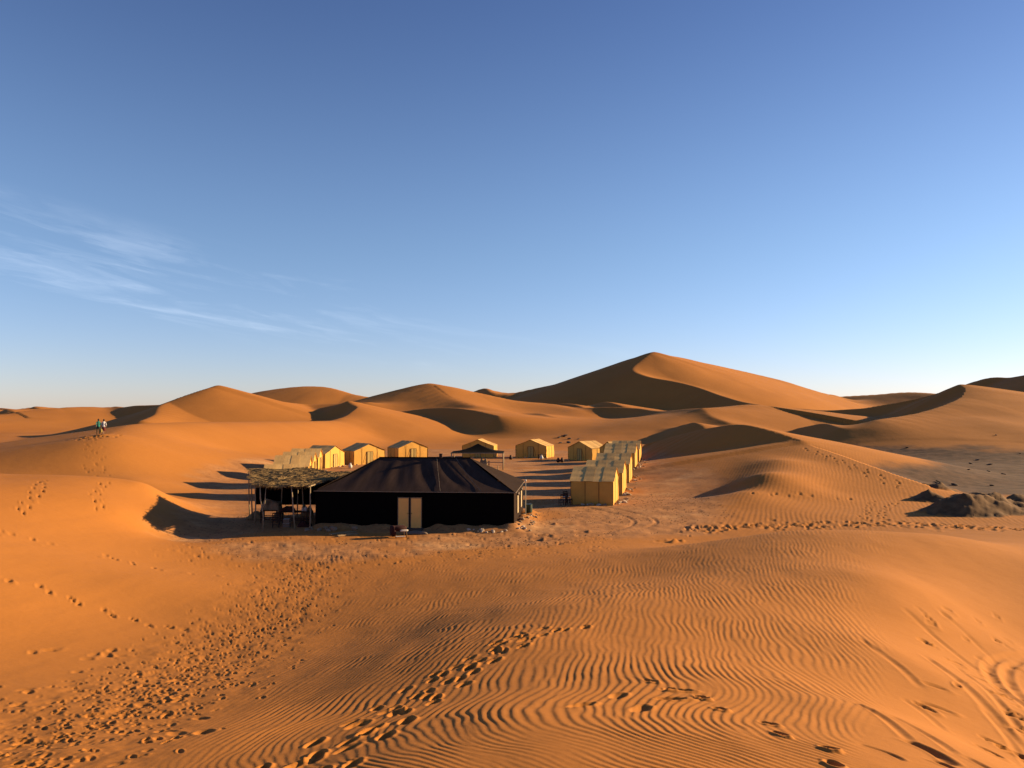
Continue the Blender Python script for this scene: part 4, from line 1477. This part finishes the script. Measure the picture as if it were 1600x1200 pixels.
for x_ in (1.9, 2.6):
    MB().tube([(x_, -cd + .1, -.1), (x_, -cd + .1, .5)], .05, 6).build('stub_post', M_POLE, cn_)
heap('bedding_pile', 'tan bedding hung over the canopy rail with white cloth below', 'blankets', cx0 + .8, cy0 - cd + .35, cz + .55, (.95, .7, .9), M_RUG, 61)
t, tx, ty, tz = table(737, 99.5, 1.8, .9, .75, 'low wooden table under the dark shade canopy')
for k, dx in enumerate((-1.6, -.9, .3, 1.2)):
    chair(cx0 + dx, cy0 + (.9 if k % 2 else -1.1), R(90 * k + 20), 'dark wooden chair at the table under the shade canopy', M_DARKWOOD, 'chairs under the shade canopy')
x, y = pp(760, 0, 96.5)
o_ = MB().lathe([(.16, 0), (.22, .05), (.20, .30), (.12, .36)], 12).build('white_tub', M_WHITE, None, True)
o_.location = (x, y, ground_z(x, y)); tag(o_, 'small white tub on the ground in front of the shade canopy', 'tub')

# ---------------------------------------------------------------- seats beside the first tent of the right row
for k, (px, D, rz, lab) in enumerate([(889, 60.8, 70, 'dark wooden chair against the left end of the nearest right tent'),
                                      (884.5, 62.0, 30, 'dark wooden chair with pale cushion, further from the nearest right tent'),
                                      (878, 60.4, 200, 'low dark chair farthest left of the seats by the nearest right tent')]):
    x, y = pp(px, 0, D)
    c_ = chair(x, y, R(rz), lab, M_DARKWOOD, 'chairs by the nearest right tent')
    if k == 1:
        MB().box((0, 0, .50), (.4, .38, .06)).build('cushion', M_WHITE, c_)
# tables and seats in front of the sunlit tents
for k, (px, D, lab) in enumerate([(597, 103, 'small white table left of the two between the sunlit back tents'), (608, 104, 'small white table right of the two between the sunlit back tents')]):
    table(px, D, .9, .6, .62, lab, 'white_table', 0.2, M_WHITE)
table(634, 108, 1.6, .6, .75, 'pale wooden bench table before the tent above the black ridge', 'wooden_table', 0.3, M_SACK)
table(625, 107, .5, .5, .7, 'small dark side table before the tent above the black ridge', 'wooden_table', 0.3)
table(847, 118, 1.3, .5, .72, 'dark bench before the shaded tent right of the canopy', 'wooden_bench', 0.2)
for k, (px, D, lab) in enumerate([(548, 100, 'white plastic tub in front of the tents at the left corner'), (798, 117, 'dark clay pot left of the shaded back tent'), (872, 109, 'left of two dark pots before the back right tent'),
                                  (878, 109, 'right of two dark pots before the back right tent'), (846, 117, 'pale jar in front of the dark bench')]):
    x, y = pp(px, 0, D)
    m_ = M_WHITE if k in (0, 4) else M_DARKWOOD
    o_ = MB().lathe([(.14, 0), (.26, .1), (.28, .32), (.16, .5), (.12, .62), (.15, .68)], 12).build('clay_pot', m_, None, True)
    o_.location = (x, y, ground_z(x, y)); tag(o_, lab, 'pot')

# ---------------------------------------------------------------- a toppled armchair by the door, planks, cloth
x, y = pp(624.5, 0, 45.3)
z_ = ground_z(x, y)
t = thing('toppled_chair', 'dark red padded chair tipped over on the sand before the double door', 'chair', (x, y, z_), R(25))


def pad(mb, c, s, n=6):
    def f(u_, v_):
        a = (u_ - .5) * math.pi; b = v_ * 2 * math.pi
        sgn = lambda q: math.copysign(abs(q) ** .5, q)
        return (c[0] + s[0] / 2 * sgn(math.cos(a)) * sgn(math.cos(b)), c[1] + s[1] / 2 * sgn(math.cos(a)) * sgn(math.sin(b)), c[2] + s[2] / 2 * sgn(math.sin(a)))
    P = [f(i / n, j / (2 * n)) for i in range(n + 1) for j in range(2 * n)]
    F = [(i * 2 * n + j, i * 2 * n + (j + 1) % (2 * n), (i + 1) * 2 * n + (j + 1) % (2 * n), (i + 1) * 2 * n + j) for i in range(n) for j in range(2 * n)]
    return mb.add(P, F)


pad(MB(), (0, 0, .52), (.85, .7, .3)).build('seat_cushion', M_RED, t, True)
pad(MB(), (-.36, 0, .38), (.28, .66, .62)).build('backrest', M_RED, t, True)
for lx, ly in ((-.3, -.25), (.35, -.25), (.35, .25), (-.3, .25)):
    MB().tube([(lx, ly, .4), (lx + .05, ly * 1.1, -.02)], .03, 6).build('leg', M_SEAM, t)
pad(MB(), (.2, -.36, .42), (.5, .1, .12)).build('armrest', M_WHITE, t, True)
MB().tube([(-.3, -.34, .1), (.25, -.36, .08)], .035, 6).build('foot_rail', M_WHITE, t)
x, y = pp(650, 0, 46.4)
heap('grey_cloth', 'crumpled grey cloth on the ground at the foot of the double door', 'cloth', x, y, ground_z(x, y), (1.5, .5, .16), M_BOX, 70)
for k, (px, py, rz, lab) in enumerate([(538, 833, 52, 'longer weathered plank lying before the black tent'), (545, 836, 50, 'shorter weathered plank lying just right of the longer one')]):
    x, y = flat(px, py)
    o_ = MB().box((0, 0, 0), (2.0 - .5 * k, .2, .05)).box((0.2, 0.02, .04), (1.2 - .4 * k, .12, .03)).build('plank', M_PLANK)
    o_.location = (x, y, ground_z(x, y) + .05); o_.rotation_euler = (R(4), R(2), R(rz)); tag(o_, lab, 'plank')

# ---------------------------------------------------------------- stones
STONES = []
for k in range(5):
    bm_ = bmesh.new()
    bmesh.ops.create_icosphere(bm_, subdivisions=2 if k < 3 else 1, radius=1)
    for v_ in bm_.verts:
        n_ = 1 + 0.28 * wob(v_.co.x * 1.3 + 5 * k, v_.co.y * 1.3 + v_.co.z, 200 + k, 1)
        v_.co = Vector((v_.co.x * 1.15, v_.co.y * .85, v_.co.z * .7)) * n_
    for m_ in (M_STONE, M_STONEP, M_DARKROCK):
        me_ = bpy.data.meshes.new('stone')
        bm_.to_mesh(me_)
        me_.materials.append(m_)
        STONES.append(me_)
    bm_.free()
rs = random.Random(77)
FEET = ['nearest tent of the left row', 'second tent of the left row', 'third tent of the left row', 'fourth tent of the left row', 'sunlit tent at the left corner',
        'sunlit tent right of the corner tent', 'sunlit tent above the black ridge', 'tent behind the shade canopy', 'shaded tent right of the canopy', 'back right tent with sunlit side',
        'tent hidden behind the right row']


def stone(x, y, s, tone, label, group, name='stone', big=0.14):
    o_ = put(name, STONES[rs.randrange(5) * 3 + tone])
    o_.location = (x, y, ground_z(x, y) + s * .25)
    o_.scale = (s * rs.uniform(.8, 1.3), s * rs.uniform(.8, 1.2), s * rs.uniform(.7, 1.1) * (.55 if name == 'rock' else 1))
    o_.rotation_euler = (rs.uniform(-.3, .3), rs.uniform(-.3, .3), rs.uniform(0, 6.3))
    tone_w = ('brown', 'pale', 'dark')[tone]
    size_w = 'large' if s > big else 'small'
    for w_ in ('small pale ', 'brown ', 'dark '):
        if label.startswith(w_):
            label = label[len(w_):]
    tag(o_, '%s %s %s' % (size_w, tone_w, label), 'stone', group)


def bt_world(a_, v_):
    p = BT_O - BT_U * 0 + BT_U * a_ + BT_V * v_
    return p[0], p[1]


for i in range(16):                       # pale stones at the right part of the front
    x, y = bt_world(rs.uniform(0.4, 3.3), -rs.uniform(.7, 1.2))
    stone(x, y, rs.uniform(.05, .12), 1, 'small pale stone along the front foot of the black tent', 'pale stones before the black tent', big=.085)
for i in range(34):
    bv = rs.uniform(-.6, 8)
    x, y = bt_world(-rs.uniform(.1, 1.1), bv)
    stone(x, y, rs.uniform(.05, .15), rs.choice((0, 1, 0)), 'stone at the sunlit end of the black tent, ' + ('by its front corner' if bv < 2 else 'below the windows' if bv < 5.5 else 'near the guy pole'), 'stones at the end of the black tent', big=.1)
for i in range(11):
    x, y = bt_world(rs.uniform(9.8, 13.0), -rs.uniform(.6, 1.3))
    stone(x, y, rs.uniform(.12, .24), 0, 'brown stone at the left front corner of the black tent', 'stones at the left corner of the black tent', big=.18)
for k, tn in enumerate(TENTS):
    mw = tn.matrix_world if False else Matrix.Translation(tn.location) @ Matrix.Rotation(tn.rotation_euler.z, 4, 'Z')
    right = k < 5
    n_ = 22 if k == 0 else (15 if right else 7)
    names = ('nearest tent of the right row', 'second tent of the right row', 'middle tent of the right row', 'fourth tent of the right row', 'farthest tent of the right row')
    for i in range(n_):
        if right and rs.random() < .65:
            p = mw @ Vector((rs.uniform(-TW_ / 2 - .3, TW_ / 2 + .3), TL_ + rs.uniform(.1, 1.0), 0))
        elif right:
            p = mw @ Vector((TW_ / 2 + rs.uniform(.12, .6), rs.uniform(0, TL_), 0)) if k else mw @ Vector((TW_ / 2 + rs.uniform(.12, .5), rs.uniform(0, TL_), 0))
        else:
            p = mw @ Vector((rs.uniform(-TW_ / 2 - .4, TW_ / 2 + .4), -rs.uniform(.1, .8), 0)) if rs.random() < .6 else mw @ Vector((rs.choice((-1, 1)) * (TW_ / 2 + rs.uniform(.1, .5)), rs.uniform(0, TL_), 0))
        lab = ('stone at the foot of the ' + names[k]) if right else ('stone at the foot of the %s' % FEET[k - 5])
        stone(p.x, p.y, rs.uniform(.09, .22), rs.choice((0, 0, 1)), lab, 'stones around cream tent %s' % ('abcdefghijklmnopq'[k]))
for i in range(18):                       # dark blocks on the gravel plain
    px = rs.uniform(1310, 1600); py = rs.uniform(706, 760)
    x, y = flat(px, py)
    if poly_field(np.array([x]), np.array([y]), PLAIN)[0] < 1:
        continue
    stone(x, y, rs.uniform(.15, .38), 2, 'dark rock lying on the grey gravel plain ' + ('near the earth heap' if y < 75 else 'at its far edge' if y > 105 else 'halfway across'), 'rocks on the gravel plain', 'rock', .27)
for i in range(9):
    px = rs.uniform(868, 905); py = rs.uniform(690, 697)
    x, y = flat(px, py)
    stone(x, y, rs.uniform(.3, .6), 2, 'dark rock on the flat behind the back tents', 'rocks behind the back tents', 'rock', .45)
# loose grit over the trodden floor: uncountable
gm = MB()
for i in range(5200):
    x = rs.uniform(-20, 16); y = rs.uniform(37, 70)
    gm.v.append((x, y, rs.uniform(.015, .045)))
gp = np.array(gm.v)
gi = poly_field(gp[:, 0], gp[:, 1], CAMP) > 0
gp = gp[gi]
gz = land(gp[:, 0], gp[:, 1])
gb = MB()
for (x, y, s), z in zip(gp, gz):
    a_ = rs.uniform(0, 3)
    c_, s_ = math.cos(a_) * s * 1.5, math.sin(a_) * s
    gb.add([(x + c_, y + s_, z), (x - s_, y + c_, z), (x - c_, y - s_, z), (x + s_, y - c_, z), (x, y, z + s * 1.1)], [(0, 1, 4), (1, 2, 4), (2, 3, 4), (3, 0, 4)])
o_ = gb.build('camp_grit', M_GRIT)
o_['kind'] = 'stuff'; o_['label'] = 'small grit and pebbles strewn over the camp floor'; o_['category'] = 'gravel'

# ---------------------------------------------------------------- the two walkers
def person(label, loc, rz, top_m, leg_m, skirt, stride):
    z = ground_z(*loc)
    root = thing('person', label, 'person', (loc[0], loc[1], z), rz, None)
    # joints: walking away, local -y is the way they go... body faces +y
    J = [(0, 0, .95, .125, .095), (0, .01, 1.12, .12, .09), (0, .02, 1.32, .155, .10), (0, .02, 1.44, .11, .08), (0, .03, 1.52, .05, .05), (0, .04, 1.60, .07, .085), (0, .04, 1.68, .075, .09), (0, .03, 1.755, .045, .05)]
    E = [(i, i + 1) for i in range(7)]
    for s in (-1, 1):
        b = len(J)
        J += [(s * .17, .02, 1.42, .06, .06), (s * .235, -.02 + s * stride * .10, 1.17, .045, .045), (s * .25, .05 + s * stride * .22, .93, .034, .034), (s * .25, .08 + s * stride * .24, .82, .03, .02)]
        E += [(3, b), (b, b + 1), (b + 1, b + 2), (b + 2, b + 3)]
        b = len(J)
        f_ = -s * stride
        J += [(s * .09, 0, .88, .09, .09), (s * .10, .05 + f_ * .16, .50, .062, .062), (s * .10, f_ * .30 - (.06 if f_ < 0 else 0), .09, .04, .045), (s * .10, f_ * .30 + .13, .03, .035, .028)]
        E += [(0, b), (b, b + 1), (b + 1, b + 2), (b + 2, b + 3)]
    me_ = bpy.data.meshes.new('body')
    me_.from_pydata([j[:3] for j in J], E, [])
    o_ = bpy.data.objects.new('body', me_)
    COL.objects.link(o_)
    sk = o_.modifiers.new('skin', 'SKIN')
    for i, v_ in enumerate(me_.skin_vertices[0].data):
        v_.radius = (J[i][3], J[i][4])
        v_.use_root = (i == 0)
    sk.use_smooth_shade = True
    o_.modifiers.new('sub', 'SUBSURF').levels = 1
    o_.modifiers['sub'].render_levels = 1
    dg = bpy.context.evaluated_depsgraph_get()
    ev = bpy.data.meshes.new_from_object(o_.evaluated_get(dg))
    bpy.data.objects.remove(o_)
    ev.materials.clear()
    for m_ in (M_SKIN, top_m, leg_m, M_HAIR):
        ev.materials.append(m_)
    for p in ev.polygons:
        c = p.center
        if c.z > 1.53:
            p.material_index = 3 if (c.z > 1.69 or c.y < .03) else 0
        elif c.z > .92 and not (abs(c.x) > .2 and c.z < 1.08):
            p.material_index = 1
        elif abs(c.x) > .2 and c.z > .75:
            p.material_index = 0
        elif c.z > .12 or skirt:
            p.material_index = 2 if not (skirt and c.z < .5) else 0
        else:
            p.material_index = 3
    ev.name = 'body'
    b_ = put('body', ev, root)
    # shirt hem and collar, trousers or skirt
    MB().lathe([(.145, .86), (.17, .87), (.16, 1.0), (.15, 1.1), (.14, 1.1)], 14).build('shirt_hem', top_m, root, True)
    if skirt:
        MB().lathe([(.19, .42), (.205, .43), (.17, .75), (.145, .93), (.13, .93)], 14).build('skirt', leg_m, root, True)
    MB().lathe([(.02, 1.80), (.06, 1.785), (.092, 1.73), (.096, 1.67), (.085, 1.60), (.06, 1.57)], 12, (0, .02, 0)).build('hair', M_HAIR, root, True)
    return root


w1 = person('person in a green shirt and dark trousers walking the dune crest, on the left', at(154.5, 681, 89)[:2], R(35), M_GREEN, M_DARKTROU, False, 1)
w2 = person('person in a white shirt and maroon skirt walking the dune crest, on the right', at(163, 679, 89.8)[:2], R(35), M_SHIRT, M_MAROON, True, -1)
x, y = at(158.5, 680, 88.6)[:2]
z_ = ground_z(x, y)
o_ = thing('yellow_bag', 'yellow bag carried low between the two walkers', 'bag', (x, y, z_ + .32))
pad(MB(), (0, 0, .2), (.3, .2, .42)).build('bag_body', M_YELLOW, o_, True)
MB().tube([(-.09, 0, .38), (-.07, 0, .56), (.07, 0, .56), (.09, 0, .38)], .015, 5).build('strap', M_YELLOW, o_)
